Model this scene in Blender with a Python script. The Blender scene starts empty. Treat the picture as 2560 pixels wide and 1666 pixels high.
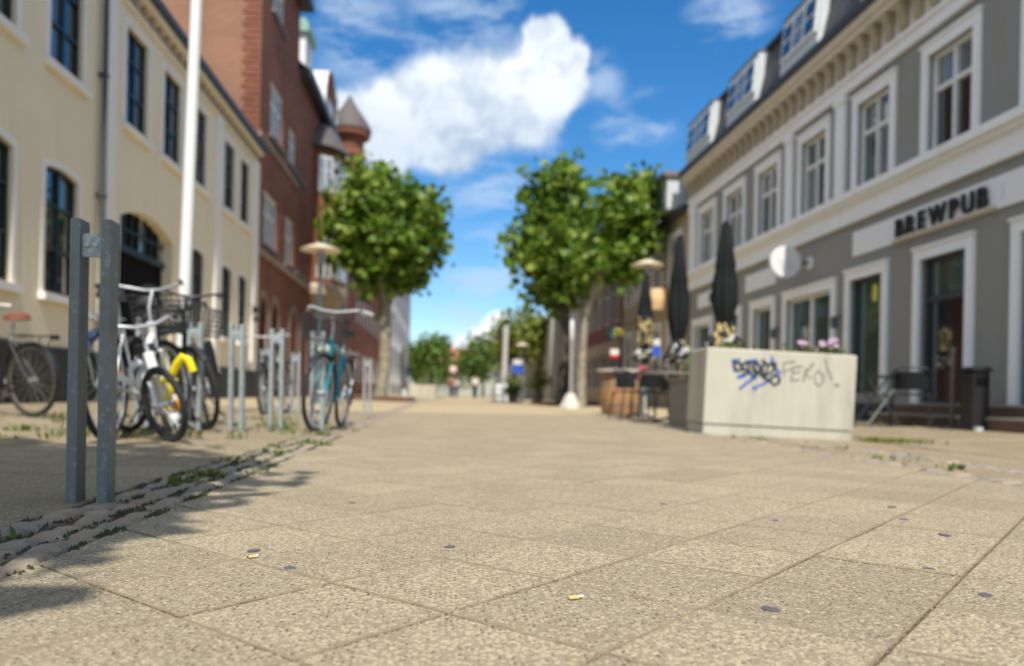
import bpy, bmesh, math, random
from mathutils import Vector, Matrix, Quaternion
random.seed(7)
rnd = random.uniform
PI = math.pi
R_ = math.radians
sc = bpy.context.scene
COL = sc.collection

# ------------------------------------------------------------------ camera
# world axes: x across the street (right), y along the street, z up; the camera crouches at x=0, y=0
CAM_H = .35
ROLL, YAW = .02, R_(5)
cd = bpy.data.cameras.new('camera')
cam = bpy.data.objects.new('camera', cd); COL.objects.link(cam)
Fv = Vector((math.sin(YAW), math.cos(YAW), 0)); R0 = Vector((math.cos(YAW), -math.sin(YAW), 0)); U0 = Vector((0, 0, 1))
Rv = R0 * math.cos(ROLL) + U0 * math.sin(ROLL); Uv = U0 * math.cos(ROLL) - R0 * math.sin(ROLL)
mw = Matrix((Rv, Uv, -Fv)).transposed().to_4x4(); mw.translation = (0, 0, CAM_H)
cam.matrix_world = mw
cd.sensor_width = 36; cd.lens = 1950 / 2560 * 36
cd.shift_y = (987.4 - 833) / 2560
cd.clip_start = .05; cd.clip_end = 3000
cd.dof.use_dof = True; cd.dof.focus_distance = 1.55; cd.dof.aperture_fstop = 2.25
sc.camera = cam

# ------------------------------------------------------------------ light and sky
SUN = Vector((.05, -.70, 1.0)).normalized()
EL = math.asin(SUN.z); AZ = math.atan2(SUN.x, SUN.y)
ld = bpy.data.lights.new('sun', 'SUN'); ld.energy = 2.7; ld.angle = R_(.53); ld.color = (1, .945, .86)
sun = bpy.data.objects.new('sun', ld); COL.objects.link(sun)
sun.rotation_euler = SUN.to_track_quat('Z', 'Y').to_euler(); sun.location = (0, 0, 30)
SKY_STRENGTH = .13
EXPOSURE = 1.08
vs = sc.view_settings
vs.view_transform = 'Standard'; vs.look = 'None'; vs.gamma = 1; vs.exposure = EXPOSURE; vs.use_curve_mapping = False
sc.display_settings.display_device = 'sRGB'
sc.cycles.use_denoising = True
try: sc.cycles.denoiser = 'OPENIMAGEDENOISE'
except Exception: pass
sc.cycles.max_bounces = 6; sc.cycles.diffuse_bounces = 3; sc.cycles.glossy_bounces = 3
sc.cycles.transparent_max_bounces = 6; sc.cycles.caustics_reflective = False; sc.cycles.caustics_refractive = False
sc.cycles.sample_clamp_indirect = 6

def pixdir(x, y):
    """direction in the world of a spot measured on the photograph (used for cloud bearings)"""
    d = Fv + Rv * ((x - 1280) / 1950) - Uv * ((y - 987.4) / 1950)
    return d.normalized()

class NT:
    """small node-tree writer"""
    def __init__(s, nt): s.nt = nt; s.n = nt.nodes; s.l = nt.links
    def new(s, t, **kw):
        n = s.n.new(t)
        for k, v in kw.items():
            if k.startswith('i_'):
                n.inputs[k[2:].replace('_', ' ')].default_value = v
            else: setattr(n, k, v)
        return n
    def link(s, a, b): s.l.new(a, b)
    def val(s, inp, v):
        if hasattr(v, 'is_output') or isinstance(v, bpy.types.NodeSocket): s.l.new(v, inp)
        else: inp.default_value = v
    def math(s, op, a, b=None, c=None, clamp=False):
        n = s.n.new('ShaderNodeMath'); n.operation = op; n.use_clamp = clamp
        s.val(n.inputs[0], a)
        if b is not None: s.val(n.inputs[1], b)
        if c is not None: s.val(n.inputs[2], c)
        return n.outputs[0]
    def vmath(s, op, a, b=None, scale=None):
        n = s.n.new('ShaderNodeVectorMath'); n.operation = op
        s.val(n.inputs[0], a)
        if b is not None: s.val(n.inputs[1], b)
        if scale is not None: s.val(n.inputs['Scale'], scale)
        return n.outputs['Value'] if op in ('DISTANCE', 'LENGTH', 'DOT_PRODUCT') else n.outputs['Vector']
    def mix(s, f, a, b, mode='MIX'):
        n = s.n.new('ShaderNodeMix'); n.data_type = 'RGBA'; n.blend_type = mode
        s.val(n.inputs[0], f)
        s.val(n.inputs[6], a if isinstance(a, bpy.types.NodeSocket) else (*a, 1) if len(a) == 3 else a)
        s.val(n.inputs[7], b if isinstance(b, bpy.types.NodeSocket) else (*b, 1) if len(b) == 3 else b)
        return n.outputs[2]
    def noise(s, vec, scale, detail=3, rough=.55, dist=0):
        n = s.n.new('ShaderNodeTexNoise'); n.inputs['Scale'].default_value = scale
        n.inputs['Detail'].default_value = detail; n.inputs['Roughness'].default_value = rough
        n.inputs['Distortion'].default_value = dist
        if vec is not None: s.l.new(vec, n.inputs['Vector'])
        return n
    def smooth(s, v, a, b, lo=0., hi=1.):
        n = s.n.new('ShaderNodeMapRange'); n.interpolation_type = 'SMOOTHSTEP'
        s.val(n.inputs[0], v); n.inputs[1].default_value = a; n.inputs[2].default_value = b
        n.inputs[3].default_value = lo; n.inputs[4].default_value = hi
        return n.outputs[0]

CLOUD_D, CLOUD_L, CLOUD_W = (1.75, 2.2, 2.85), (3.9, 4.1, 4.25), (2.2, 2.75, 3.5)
def make_world():
    w = bpy.data.worlds.new('World'); sc.world = w; w.use_nodes = True
    t = NT(w.node_tree); t.n.clear()
    sky = t.new('ShaderNodeTexSky', sky_type='NISHITA', sun_disc=False, sun_elevation=EL, sun_rotation=AZ)
    sky.altitude = 100; sky.air_density = 1.0; sky.dust_density = .3; sky.ozone_density = 3.5
    hs = t.new('ShaderNodeHueSaturation'); hs.inputs['Saturation'].default_value = 1.34; hs.inputs['Value'].default_value = .58
    t.link(sky.outputs[0], hs.inputs['Color'])
    geo = t.new('ShaderNodeTexCoord'); d = t.vmath('NORMALIZE', geo.outputs['Generated'])
    # ragged edges: shift the bearing by noise
    wn = t.noise(d, 8, 6, .62); off = t.vmath('SUBTRACT', wn.outputs['Color'], (.5, .5, .5))
    dw = t.vmath('ADD', d, t.vmath('SCALE', off, scale=.075))
    def blobs(lst):
        acc = None
        for (x, y, r) in lst:
            c = pixdir(x, y)
            dist = t.vmath('DISTANCE', dw, tuple(c))
            v = t.math('SUBTRACT', 1.0, t.math('DIVIDE', dist, r / 1950))
            acc = v if acc is None else t.math('SMOOTH_MAX', acc, v, .35)
        return acc
    main = blobs([(915, 320, 115), (1000, 300, 120), (1090, 285, 150), (1200, 260, 150), (1310, 240, 140), (1390, 205, 105), (1352, 115, 72),
                  (1440, 165, 50), (1120, 365, 95), (960, 385, 90)])
    low = blobs([(1160, 868, 62), (1205, 838, 52), (1115, 895, 45), (1240, 815, 40)])
    wisp = blobs([(850, 40, 110), (900, 90, 140), (990, 150, 110), (1110, 70, 120), (1200, 20, 110), (1560, 318, 80), (1640, 305, 80), (1520, 205, 70), (1830, 30, 110), (1215, 465, 120), (1380, 400, 70), (1240, 650, 120), (1180, 730, 120)])
    mm = t.smooth(main, .04, .36); lm = t.smooth(low, .0, .45)
    mp = t.new('ShaderNodeMapping'); mp.inputs['Scale'].default_value = (4, 4, 13); t.link(d, mp.inputs['Vector'])
    n2 = t.noise(mp.outputs[0], 2.2, 7, .62, .3)
    wm = t.math('MULTIPLY', t.smooth(wisp, -.1, .8), t.smooth(n2.outputs['Fac'], .42, .62, .0, .62))
    # unseen cloud cover added away from the clouds above, thickened as ambient fill light
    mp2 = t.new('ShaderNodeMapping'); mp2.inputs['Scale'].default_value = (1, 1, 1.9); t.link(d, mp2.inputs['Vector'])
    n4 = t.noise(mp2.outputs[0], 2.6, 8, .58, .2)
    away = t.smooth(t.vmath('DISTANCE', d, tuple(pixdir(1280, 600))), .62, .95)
    fill_cloud = t.math('MULTIPLY', t.smooth(n4.outputs['Fac'], .41, .54, 0, .96), away)
    n3 = t.noise(dw, 13, 6, .6)
    shade = t.smooth(n3.outputs['Fac'], .40, .60)
    dz = t.new('ShaderNodeSeparateXYZ'); t.link(d, dz.inputs[0])
    base_lit = t.smooth(dz.outputs['Z'], .28, .40)
    lit = t.math('ADD', t.math('MULTIPLY', shade, .5), t.math('MULTIPLY', base_lit, .5), clamp=True)
    ccol = t.mix(lit, CLOUD_D, CLOUD_L)
    body = t.math('MULTIPLY', mm, t.smooth(n3.outputs['Fac'], .2, .5, .82, .98))
    c = t.mix(wm, hs.outputs[0], CLOUD_W)
    c = t.mix(t.math('MULTIPLY', lm, .96), c, CLOUD_L)
    c = t.mix(t.math('MAXIMUM', body, fill_cloud), c, ccol)
    bg = t.new('ShaderNodeBackground'); bg.inputs['Strength'].default_value = SKY_STRENGTH
    t.link(c, bg.inputs['Color'])
    o = t.new('ShaderNodeOutputWorld'); t.link(bg.outputs[0], o.inputs['Surface'])
    w.cycles.sampling_method = 'MANUAL'; w.cycles.sample_map_resolution = 512
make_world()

# ------------------------------------------------------------------ materials
MATS = {}
def mat(name, col, rough=.7, metal=0., spec=.5, var=.12, scale=3., bump=0., bscale=None, coat=0., fn=None, transl=0.):
    """painted / mineral / metal surface with uneven tone, optional relief"""
    if name in MATS: return MATS[name]
    m = bpy.data.materials.new(name); m.use_nodes = True; t = NT(m.node_tree); t.n.clear()
    b = t.new('ShaderNodeBsdfPrincipled'); o = t.new('ShaderNodeOutputMaterial')
    g = t.new('ShaderNodeNewGeometry'); pos = g.outputs['Position']
    n1 = t.noise(pos, scale, 6, .6)
    c = t.mix(n1.outputs['Fac'], tuple(max(0, x * (1 - var)) for x in col), tuple(min(1, x * (1 + var)) for x in col))
    b.inputs['Roughness'].default_value = rough; b.inputs['Metallic'].default_value = metal
    b.inputs['Specular IOR Level'].default_value = spec; b.inputs['Coat Weight'].default_value = coat
    if fn: c = fn(t, pos, c, b, g) or c
    t.val(b.inputs['Base Color'], c)
    if bump:
        bn = t.new('ShaderNodeBump'); bn.inputs['Strength'].default_value = bump; bn.inputs['Distance'].default_value = .01
        nb = t.noise(pos, bscale or scale * 12, 4, .6); t.link(nb.outputs['Fac'], bn.inputs['Height']); t.link(bn.outputs[0], b.inputs['Normal'])
    out = b.outputs[0]
    if transl:
        tr = t.new('ShaderNodeBsdfTranslucent'); t.val(tr.inputs['Color'], c)
        ms = t.new('ShaderNodeMixShader'); ms.inputs[0].default_value = transl
        t.link(b.outputs[0], ms.inputs[1]); t.link(tr.outputs[0], ms.inputs[2]); out = ms.outputs[0]
    t.link(out, o.inputs['Surface'])
    MATS[name] = m
    return m

def fn_aggregate(base, dark, light, joint_dirt=True):
    def f(t, pos, c, b, g):
        # exposed aggregate: two sizes of pebble set in sandy mortar
        warp = t.noise(pos, 60, 2, .5)
        p2 = t.vmath('ADD', pos, t.vmath('SCALE', t.vmath('SUBTRACT', warp.outputs['Color'], (.5, .5, .5)), scale=.006))
        v1 = t.new('ShaderNodeTexVoronoi', feature='F1'); v1.inputs['Scale'].default_value = 112; t.link(p2, v1.inputs['Vector'])
        v2 = t.new('ShaderNodeTexVoronoi', feature='F1'); v2.inputs['Scale'].default_value = 270; t.link(p2, v2.inputs['Vector'])
        sx = t.new('ShaderNodeSeparateColor'); t.link(v1.outputs['Color'], sx.inputs[0])
        sy = t.new('ShaderNodeSeparateColor'); t.link(v2.outputs['Color'], sy.inputs[0])
        big = t.noise(pos, 1.3, 5, .6); mid = t.noise(pos, 7, 4, .6)
        tone = t.math('ADD', t.math('MULTIPLY', big.outputs['Fac'], .34), t.math('MULTIPLY', mid.outputs['Fac'], .3))
        oi = t.new('ShaderNodeObjectInfo')
        tone = t.math('ADD', tone, t.math('MULTIPLY', oi.outputs['Random'], .22))
        bc = t.mix(t.smooth(tone, .2, .78), tuple(x * .74 for x in base), tuple(x * 1.2 for x in base))
        # dark pebbles, light pebbles; the shade in the hollows is put into the colour
        isd = t.math('LESS_THAN', sx.outputs['Red'], .32); isl = t.math('GREATER_THAN', sx.outputs['Red'], .87)
        inside = t.smooth(v1.outputs['Distance'], .30, .46, 1, 0)
        dcol = t.mix(sx.outputs['Green'], dark, (.16, .10, .06))
        lcol = t.mix(sx.outputs['Blue'], light, (.50, .40, .27))
        bc = t.mix(t.math('MULTIPLY', isl, inside), bc, lcol)
        bc = t.mix(t.math('MULTIPLY', t.math('MULTIPLY', isd, inside), .92), bc, dcol)
        small = t.math('MULTIPLY', t.math('LESS_THAN', sy.outputs['Red'], .36), t.smooth(v2.outputs['Distance'], .25, .45, 1, 0))
        bc = t.mix(t.math('MULTIPLY', small, .7), bc, tuple(x * .28 for x in base))
        gap = t.smooth(v1.outputs['Distance'], .42, .62)
        bc = t.mix(t.math('MULTIPLY', gap, .68), bc, tuple(x * .42 for x in base))
        st = t.noise(pos, .55, 6, .65)                                        # old stains
        bc = t.mix(t.smooth(st.outputs['Fac'], .52, .72, 0, .28), bc, tuple(x * .6 for x in base))
        bn = t.new('ShaderNodeBump'); bn.inputs['Strength'].default_value = .9; bn.inputs['Distance'].default_value = .0022
        hgt = t.math('ADD', t.smooth(v1.outputs['Distance'], .1, .6, 1, 0), t.math('MULTIPLY', t.smooth(v2.outputs['Distance'], .1, .6, 1, 0), .4))
        t.link(hgt, bn.inputs['Height']); t.link(bn.outputs[0], b.inputs['Normal'])
        return bc
    return f

def fn_brick(b1, b2, mortar, sx=.24, sz=.075):
    def f(t, pos, c, b, g):
        s = t.new('ShaderNodeSeparateXYZ'); t.link(pos, s.inputs[0])
        cb = t.new('ShaderNodeCombineXYZ'); t.link(t.math('ADD', s.outputs['X'], s.outputs['Y']), cb.inputs[0]); t.link(s.outputs['Z'], cb.inputs[1])
        bt = t.new('ShaderNodeTexBrick'); t.link(cb.outputs[0], bt.inputs['Vector'])
        bt.inputs['Scale'].default_value = 1; bt.inputs['Brick Width'].default_value = sx; bt.inputs['Row Height'].default_value = sz
        bt.inputs['Mortar Size'].default_value = .007; bt.inputs['Bias'].default_value = .1
        bt.inputs['Color1'].default_value = (*b1, 1); bt.inputs['Color2'].default_value = (*b2, 1); bt.inputs['Mortar'].default_value = (*mortar, 1)
        n = t.noise(pos, .7, 6, .65)
        cc = t.mix(t.smooth(n.outputs['Fac'], .35, .7, 0, .5), bt.outputs['Color'], tuple(x * 1.35 for x in b1))
        bn = t.new('ShaderNodeBump'); bn.inputs['Strength'].default_value = .5; bn.inputs['Distance'].default_value = .008; bn.invert = True
        t.link(bt.outputs['Fac'], bn.inputs['Height']); t.link(bn.outputs[0], b.inputs['Normal'])
        return cc
    return f

def fn_streak(dirt, amount=.5):
    def f(t, pos, c, b, g):
        mp = t.new('ShaderNodeMapping'); mp.inputs['Scale'].default_value = (2.2, 2.2, .28); t.link(pos, mp.inputs['Vector'])
        n = t.noise(mp.outputs[0], 1.6, 6, .65)
        return t.mix(t.smooth(n.outputs['Fac'], .48, .74, 0, amount), c, dirt)
    return f

def fn_leaf(a, b_, c_):
    def f(t, pos, c, b, g):
        r = g.outputs['Random Per Island']
        m1 = t.mix(t.smooth(r, 0, .6), a, b_)
        return t.mix(t.smooth(r, .6, 1.), m1, c_)
    return f

def fn_galv(t, pos, c, b, g):
    v = t.new('ShaderNodeTexVoronoi'); v.inputs['Scale'].default_value = 60; t.link(pos, v.inputs['Vector'])
    s = t.new('ShaderNodeSeparateColor'); t.link(v.outputs['Color'], s.inputs[0])
    return t.mix(s.outputs['Red'], (.30, .35, .35), (.44, .49, .49))

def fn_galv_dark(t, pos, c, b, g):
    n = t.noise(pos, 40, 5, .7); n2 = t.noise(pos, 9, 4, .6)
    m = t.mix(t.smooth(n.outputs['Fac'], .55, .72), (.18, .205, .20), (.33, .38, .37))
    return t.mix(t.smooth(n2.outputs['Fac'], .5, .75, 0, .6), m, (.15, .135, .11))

SAND = (.46, .384, .258)
M = dict(
    slab=mat('exposed_aggregate', SAND, .85, spec=.25, fn=fn_aggregate(SAND, (.055, .05, .046), (.53, .455, .31))),
    slab_l=mat('pale_slab', (.40, .325, .21), .85, spec=.25, fn=fn_aggregate((.405, .33, .21), (.12, .10, .08), (.52, .46, .36))),
    far_pave=mat('worn_paving', (.41, .33, .205), .9, spec=.2, var=.14, scale=.8, bump=.3, bscale=120),
    joint=mat('joint_sand', (.12, .092, .058), .95, spec=.1, var=.4, scale=14, bump=.6, bscale=300),
    arris=mat('dirty_slab_edge', (.265, .212, .138), .95, spec=.1, var=.6, scale=18, bump=.5, bscale=300),
    sett=mat('granite_sett', (.31, .255, .185), .75, spec=.3, var=.35, scale=14, bump=.45, bscale=90,
             fn=lambda t, p, c, b, g: t.mix(t.smooth(t.new('ShaderNodeObjectInfo').outputs['Random'], .1, .9), t.mix(t.smooth(t.noise(p, 16, 3).outputs['Fac'], .4, .62), c, (.31, .225, .16)), (.235, .205, .165))),
    yellow=mat('cream_plaster', (.84, .735, .525), .85, spec=.2, var=.06, scale=1.1, bump=.25, bscale=35, fn=fn_streak((.70, .61, .44), .45)),
    ltrim=mat('offwhite_trim', (.84, .81, .74), .7, spec=.3, var=.06, scale=2, bump=.12, bscale=30),
    plinth=mat('black_plinth', (.022, .026, .026), .6, var=.4, scale=5, bump=.3),
    darkgreen=mat('dark_green_paint', (.012, .028, .030), .35, var=.2),
    brick_lit=mat('sunlit_brick', (.42, .2, .12), .9, spec=.2, fn=fn_brick((.285, .145, .088), (.235, .11, .062), (.31, .24, .18))),  # the house brick again, with the sunlight on the gable put into its colour
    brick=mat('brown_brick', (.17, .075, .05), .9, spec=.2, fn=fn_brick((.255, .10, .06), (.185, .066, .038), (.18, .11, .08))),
    white=mat('white_paint', (.74, .75, .74), .5, var=.05, scale=4),
    greywall=mat('grey_render', (.275, .275, .262), .85, spec=.2, var=.07, scale=1.6, bump=.25, bscale=45, fn=fn_streak((.235, .225, .20), .5)),
    rtrim=mat('stucco_trim', (.84, .86, .88), .7, spec=.3, var=.06, scale=2.2, bump=.15, bscale=30, fn=fn_streak((.70, .69, .66), .35)),
    cornice=mat('buff_cornice', (.66, .60, .50), .8, spec=.2, var=.12, scale=3, bump=.2),
    slate=mat('slate', (.055, .05, .052), .6, var=.35, scale=6, fn=fn_brick((.062, .056, .058), (.045, .041, .043), (.02, .02, .02), .3, .22)),
    gutter=mat('dark_gutter', (.04, .045, .05), .5, var=.2),
    zinc=mat('zinc_sheet', (.56, .60, .61), .6, metal=.1, var=.14, scale=4),
    zinc_dark=mat('lead_roof', (.20, .175, .165), .6, metal=.2, var=.2, scale=4),
    copper=mat('green_copper', (.25, .42, .34), .7, var=.25, scale=4),
    tan=mat('tan_render', (.42, .33, .23), .85, var=.1, scale=1.5, bump=.2),
    red=mat('oxblood_paint', (.17, .018, .022), .6, var=.2, scale=3),
    palegrey=mat('pale_grey_render', (.52, .51, .49), .85, var=.08, scale=1.5, bump=.2),
    greygreen=mat('grey_green_render', (.36, .37, .32), .85, var=.1, scale=1.5, bump=.2),
    tile=mat('red_roof_tile', (.34, .10, .065), .8, var=.25, scale=3),
    concrete=mat('cast_concrete', (.50, .475, .385), .8, spec=.25, var=.16, scale=2.6, bump=.25, bscale=60, fn=fn_streak((.30, .285, .23), .7)),
    soil=mat('soil', (.05, .035, .022), .95, var=.4, scale=30, bump=.8),
    woodgrey=mat('weathered_wood', (.235, .215, .18), .85, var=.3, scale=9, bump=.4),
    oak=mat('oak_staves', (.46, .25, .11), .6, var=.25, scale=7, bump=.3,
            fn=lambda t, p, c, b, g: t.mix(t.smooth(t.noise(t.vmath('MULTIPLY', p, (9, 9, .8)), 2.4, 5).outputs['Fac'], .4, .7), c, (.24, .12, .05))),
    cane=mat('pale_wood', (.72, .48, .26), .6, var=.15, scale=8),
    black=mat('black_paint', (.018, .018, .019), .45, var=.2),
    rubber=mat('rubber', (.022, .022, .022), .85, var=.3, scale=20),
    fabric=mat('black_canvas', (.018, .020, .021), .9, spec=.15, var=.3, scale=10, bump=.4, bscale=160),
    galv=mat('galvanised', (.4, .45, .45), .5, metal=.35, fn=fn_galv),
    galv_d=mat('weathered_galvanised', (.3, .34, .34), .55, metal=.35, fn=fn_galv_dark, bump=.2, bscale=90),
    steel=mat('bright_steel', (.50, .51, .52), .5, metal=.55, var=.08),
    bark=mat('plane_bark', (.26, .225, .165), .9, var=.35, scale=5, bump=.7, bscale=22,
             fn=lambda t, p, c, b, g: t.mix(t.smooth(t.noise(p, 4.5, 3).outputs['Fac'], .48, .6), c, (.36, .33, .24))),
    bark_d=mat('dark_bark', (.075, .062, .048), .9, var=.35, scale=5, bump=.7, bscale=22),
    leaf=mat('plane_leaf', (.08, .13, .02), .5, spec=.4, transl=.33, fn=fn_leaf((.055, .13, .010), (.145, .25, .018), (.32, .40, .07))),
    leaf2=mat('linden_leaf', (.06, .1, .02), .55, transl=.25, fn=fn_leaf((.055, .12, .014), (.10, .18, .02), (.17, .25, .035))),
    leaf3=mat('olive_leaf', (.1, .11, .02), .6, transl=.25, fn=fn_leaf((.10, .14, .012), (.16, .20, .018), (.22, .25, .035))),
    weed=mat('weed', (.12, .16, .03), .6, transl=.3, fn=fn_leaf((.08, .12, .02), (.15, .19, .035), (.20, .19, .06))),
    moss=mat('moss', (.045, .05, .018), .95, var=.4, scale=40),
    corten=mat('rusty_steel', (.115, .04, .025), .8, var=.3, scale=6),
    lampshade=mat('lamp_shade', (.66, .56, .42), .45, var=.05),
    teal_metal=mat('blue_grey_pole', (.06, .11, .135), .4, var=.1),
    gum=mat('trodden_gum', (.095, .088, .085), .75, var=.2, scale=60),
    filter=mat('filter_paper', (.60, .43, .18), .8, var=.15, scale=300),
    paper=mat('paper', (.66, .64, .57), .8, var=.06, scale=200),
    pink=mat('petal', (.70, .52, .66), .6, transl=.25, var=.15, scale=20),
    yellow_p=mat('yellow_plastic', (.80, .66, .01), .4, var=.05),
    teal=mat('teal_paint', (.008, .25, .33), .3, coat=.12, var=.05),
    navy=mat('navy_paint', (.012, .028, .075), .3, coat=.12, var=.05),
    bikewhite=mat('white_enamel', (.76, .76, .72), .3, coat=.12, var=.04),
    bikeblack=mat('black_enamel', (.014, .015, .017), .42, coat=.12, var=.1),
    brown=mat('brown_leather', (.24, .085, .05), .5, var=.2, scale=20),
    redp=mat('red_plastic', (.52, .01, .015), .3, var=.05),
    amber=mat('amber_plastic', (.72, .26, .01), .3, var=.05),
    blue_p=mat('blue_print', (.025, .09, .50), .5, var=.1),
    gold=mat('gold_print', (.50, .38, .15), .7, var=.15, scale=30),
    greyprint=mat('white_print', (.52, .52, .50), .8, var=.1, scale=30),
    spray_blue=mat('blue_spray', (.035, .11, .42), .6, var=.3, scale=18),
    spray_black=mat('black_spray', (.02, .03, .042), .6, var=.4, scale=18),
    spray_grey=mat('faded_spray', (.225, .215, .175), .8, var=.25, scale=18),
    skin=mat('skin', (.45, .28, .2), .6, var=.08),
    denim=mat('denim', (.03, .045, .08), .8, var=.2),
    shirt=mat('white_cotton', (.76, .76, .76), .8, var=.06),
    rust_cloth=mat('red_cotton', (.30, .06, .05), .8, var=.1),
    hair=mat('dark_hair', (.03, .02, .014), .7, var=.2),
    brownstep=mat('brown_step', (.135, .085, .06), .7, var=.2, scale=6, bump=.3),
    tealsign=mat('teal_enamel', (.10, .24, .24), .4, var=.05),
    yellowsign=mat('yellow_enamel', (.72, .66, .12), .4, var=.05),
)
def glass_mat(name, col, rough=.03, fn=None, spec=.9):
    if name in MATS: return MATS[name]
    m = mat(name, col, rough, spec=spec, var=.25, scale=1.3, fn=fn); [setattr(n.inputs['IOR'], 'default_value', 1.95) for n in m.node_tree.nodes if n.type == 'BSDF_PRINCIPLED']
    return m
M['glass'] = glass_mat('dark_window_glass', (.012, .016, .02))
M['glass_g'] = glass_mat('green_reflection_glass', (.03, .075, .06), .06)  # green reflections in the pub windows are put into the base colour
M['glass_l'] = glass_mat('curtain_reflection_glass', (.16, .18, .19), .06)  # pale base for curtains and for bright reflections painted into the panes
M['glass_m'] = glass_mat('blind_reflection_glass', (.07, .075, .075), .05)  # greyer panes: blinds, and varied reflections put into the colour
M['void'] = mat('unlit_interior', (.008, .007, .007), .9, spec=.1)

# ------------------------------------------------------------------ mesh helpers
class MB:
    def __init__(s): s.v = []; s.f = []
    def add(s, vs, fs):
        o = len(s.v); s.v += [tuple(x) for x in vs]; s.f += [tuple(i + o for i in f) for f in fs]; return s
    def box(s, x0, x1, y0, y1, z0, z1):
        if x0 > x1: x0, x1 = x1, x0
        if y0 > y1: y0, y1 = y1, y0
        if z0 > z1: z0, z1 = z1, z0
        return s.add([(x0, y0, z0), (x1, y0, z0), (x1, y1, z0), (x0, y1, z0), (x0, y0, z1), (x1, y0, z1), (x1, y1, z1), (x0, y1, z1)],
                     [(0, 3, 2, 1), (4, 5, 6, 7), (0, 1, 5, 4), (1, 2, 6, 5), (2, 3, 7, 6), (3, 0, 4, 7)])
    def obox(s, c, ax, ay, az, b=0.):
        """box from centre and three half-axis vectors"""
        c = Vector(c); ax, ay, az = Vector(ax), Vector(ay), Vector(az)
        p = [c + ax * i + ay * j + az * k for k in (-1, 1) for i, j in ((-1, -1), (1, -1), (1, 1), (-1, 1))]
        return s.add(p, [(0, 3, 2, 1), (4, 5, 6, 7), (0, 1, 5, 4), (1, 2, 6, 5), (2, 3, 7, 6), (3, 0, 4, 7)])
    def quad(s, a, b, c, d): return s.add([a, b, c, d], [(0, 1, 2, 3)])
    def prism(s, poly, z0, z1, ins=0., bev=0.):
        n = len(poly); fs = []
        cx = sum(p[0] for p in poly) / n; cy = sum(p[1] for p in poly) / n
        vs = [(p[0], p[1], z0) for p in poly] + [(p[0], p[1], z1 - bev) for p in poly]
        for i in range(n): j = (i + 1) % n; fs.append((i, j, n + j, n + i))
        top = n
        if ins > 0:
            q = inset(poly, ins); vs += [(p[0], p[1], z1) for p in q]
            for i in range(n): j = (i + 1) % n; fs.append((n + i, n + j, 2 * n + j, 2 * n + i))
            top = 2 * n
        fs.append(tuple(range(top, top + n))); fs.append(tuple(reversed(range(n))))
        return s.add(vs, fs)
    def path(s, pts, rad, n=8, cap=True, closed=False):
        pts = [Vector(p) for p in pts]; N = len(pts)
        rad = rad if isinstance(rad, (list, tuple)) else [rad] * N
        o = []; fs = []; prev = None
        for i, p in enumerate(pts):
            if closed: d = (pts[(i + 1) % N] - pts[i - 1])
            else: d = (pts[min(i + 1, N - 1)] - pts[max(i - 1, 0)])
            d.normalize()
            if prev is None:
                a = d.orthogonal().normalized()
            else:
                a = prev - d * prev.dot(d)
                a = a.normalized() if a.length > 1e-6 else d.orthogonal().normalized()
            prev = a; b = d.cross(a)
            for k in range(n):
                th = 2 * PI * k / n; o.append(p + (a * math.cos(th) + b * math.sin(th)) * rad[i])
        M_ = N if closed else N - 1
        for i in range(M_):
            i2 = (i + 1) % N
            for k in range(n): k2 = (k + 1) % n; fs.append((i * n + k, i * n + k2, i2 * n + k2, i2 * n + k))
        if cap and not closed: fs.append(tuple(reversed(range(n)))); fs.append(tuple(range((N - 1) * n, N * n)))
        return s.add(o, fs)
    def tube(s, a, b, r, r2=None, n=8): return s.path([a, b], [r, r if r2 is None else r2], n)
    def lathe(s, prof, n=16, c=(0, 0, 0), cap=True, a0=0., star=None):
        """profile of (radius, z) about the z axis"""
        o = []; fs = []
        for (r, z) in prof:
            for k in range(n):
                th = a0 + 2 * PI * k / n; rr = r * (star(k, z) if star else 1)
                o.append((c[0] + rr * math.cos(th), c[1] + rr * math.sin(th), c[2] + z))
        for i in range(len(prof) - 1):
            for k in range(n): k2 = (k + 1) % n; fs.append((i * n + k, i * n + k2, (i + 1) * n + k2, (i + 1) * n + k))
        if cap: fs.append(tuple(reversed(range(n)))); fs.append(tuple(range((len(prof) - 1) * n, len(prof) * n)))
        return s.add(o, fs)
    def xform(s, mtx):
        s.v = [tuple(mtx @ Vector(p)) for p in s.v]; return s
    def mesh(s, name, m, smooth=False):
        me = bpy.data.meshes.new(name); me.from_pydata(s.v, [], s.f); me.update()
        if m is not None: me.materials.append(m)
        bm = bmesh.new(); bm.from_mesh(me); bmesh.ops.recalc_face_normals(bm, faces=bm.faces)
        if smooth:
            for f in bm.faces: f.smooth = True
            for e in bm.edges:
                if len(e.link_faces) == 2 and e.calc_face_angle(0) > R_(40): e.smooth = False
        bm.to_mesh(me); bm.free()
        return me
    def build(s, name, m, parent=None, smooth=False, world=True):
        """world=True: the vertices are given in world space and moved under an unrotated parent"""
        if parent is not None and world:
            o = base_of(parent); s.v = [(p[0] - o.x, p[1] - o.y, p[2] - o.z) for p in s.v]
        ob = bpy.data.objects.new(name, s.mesh(name, m, smooth)); COL.objects.link(ob)
        if parent is not None: ob.parent = parent
        return ob

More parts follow.
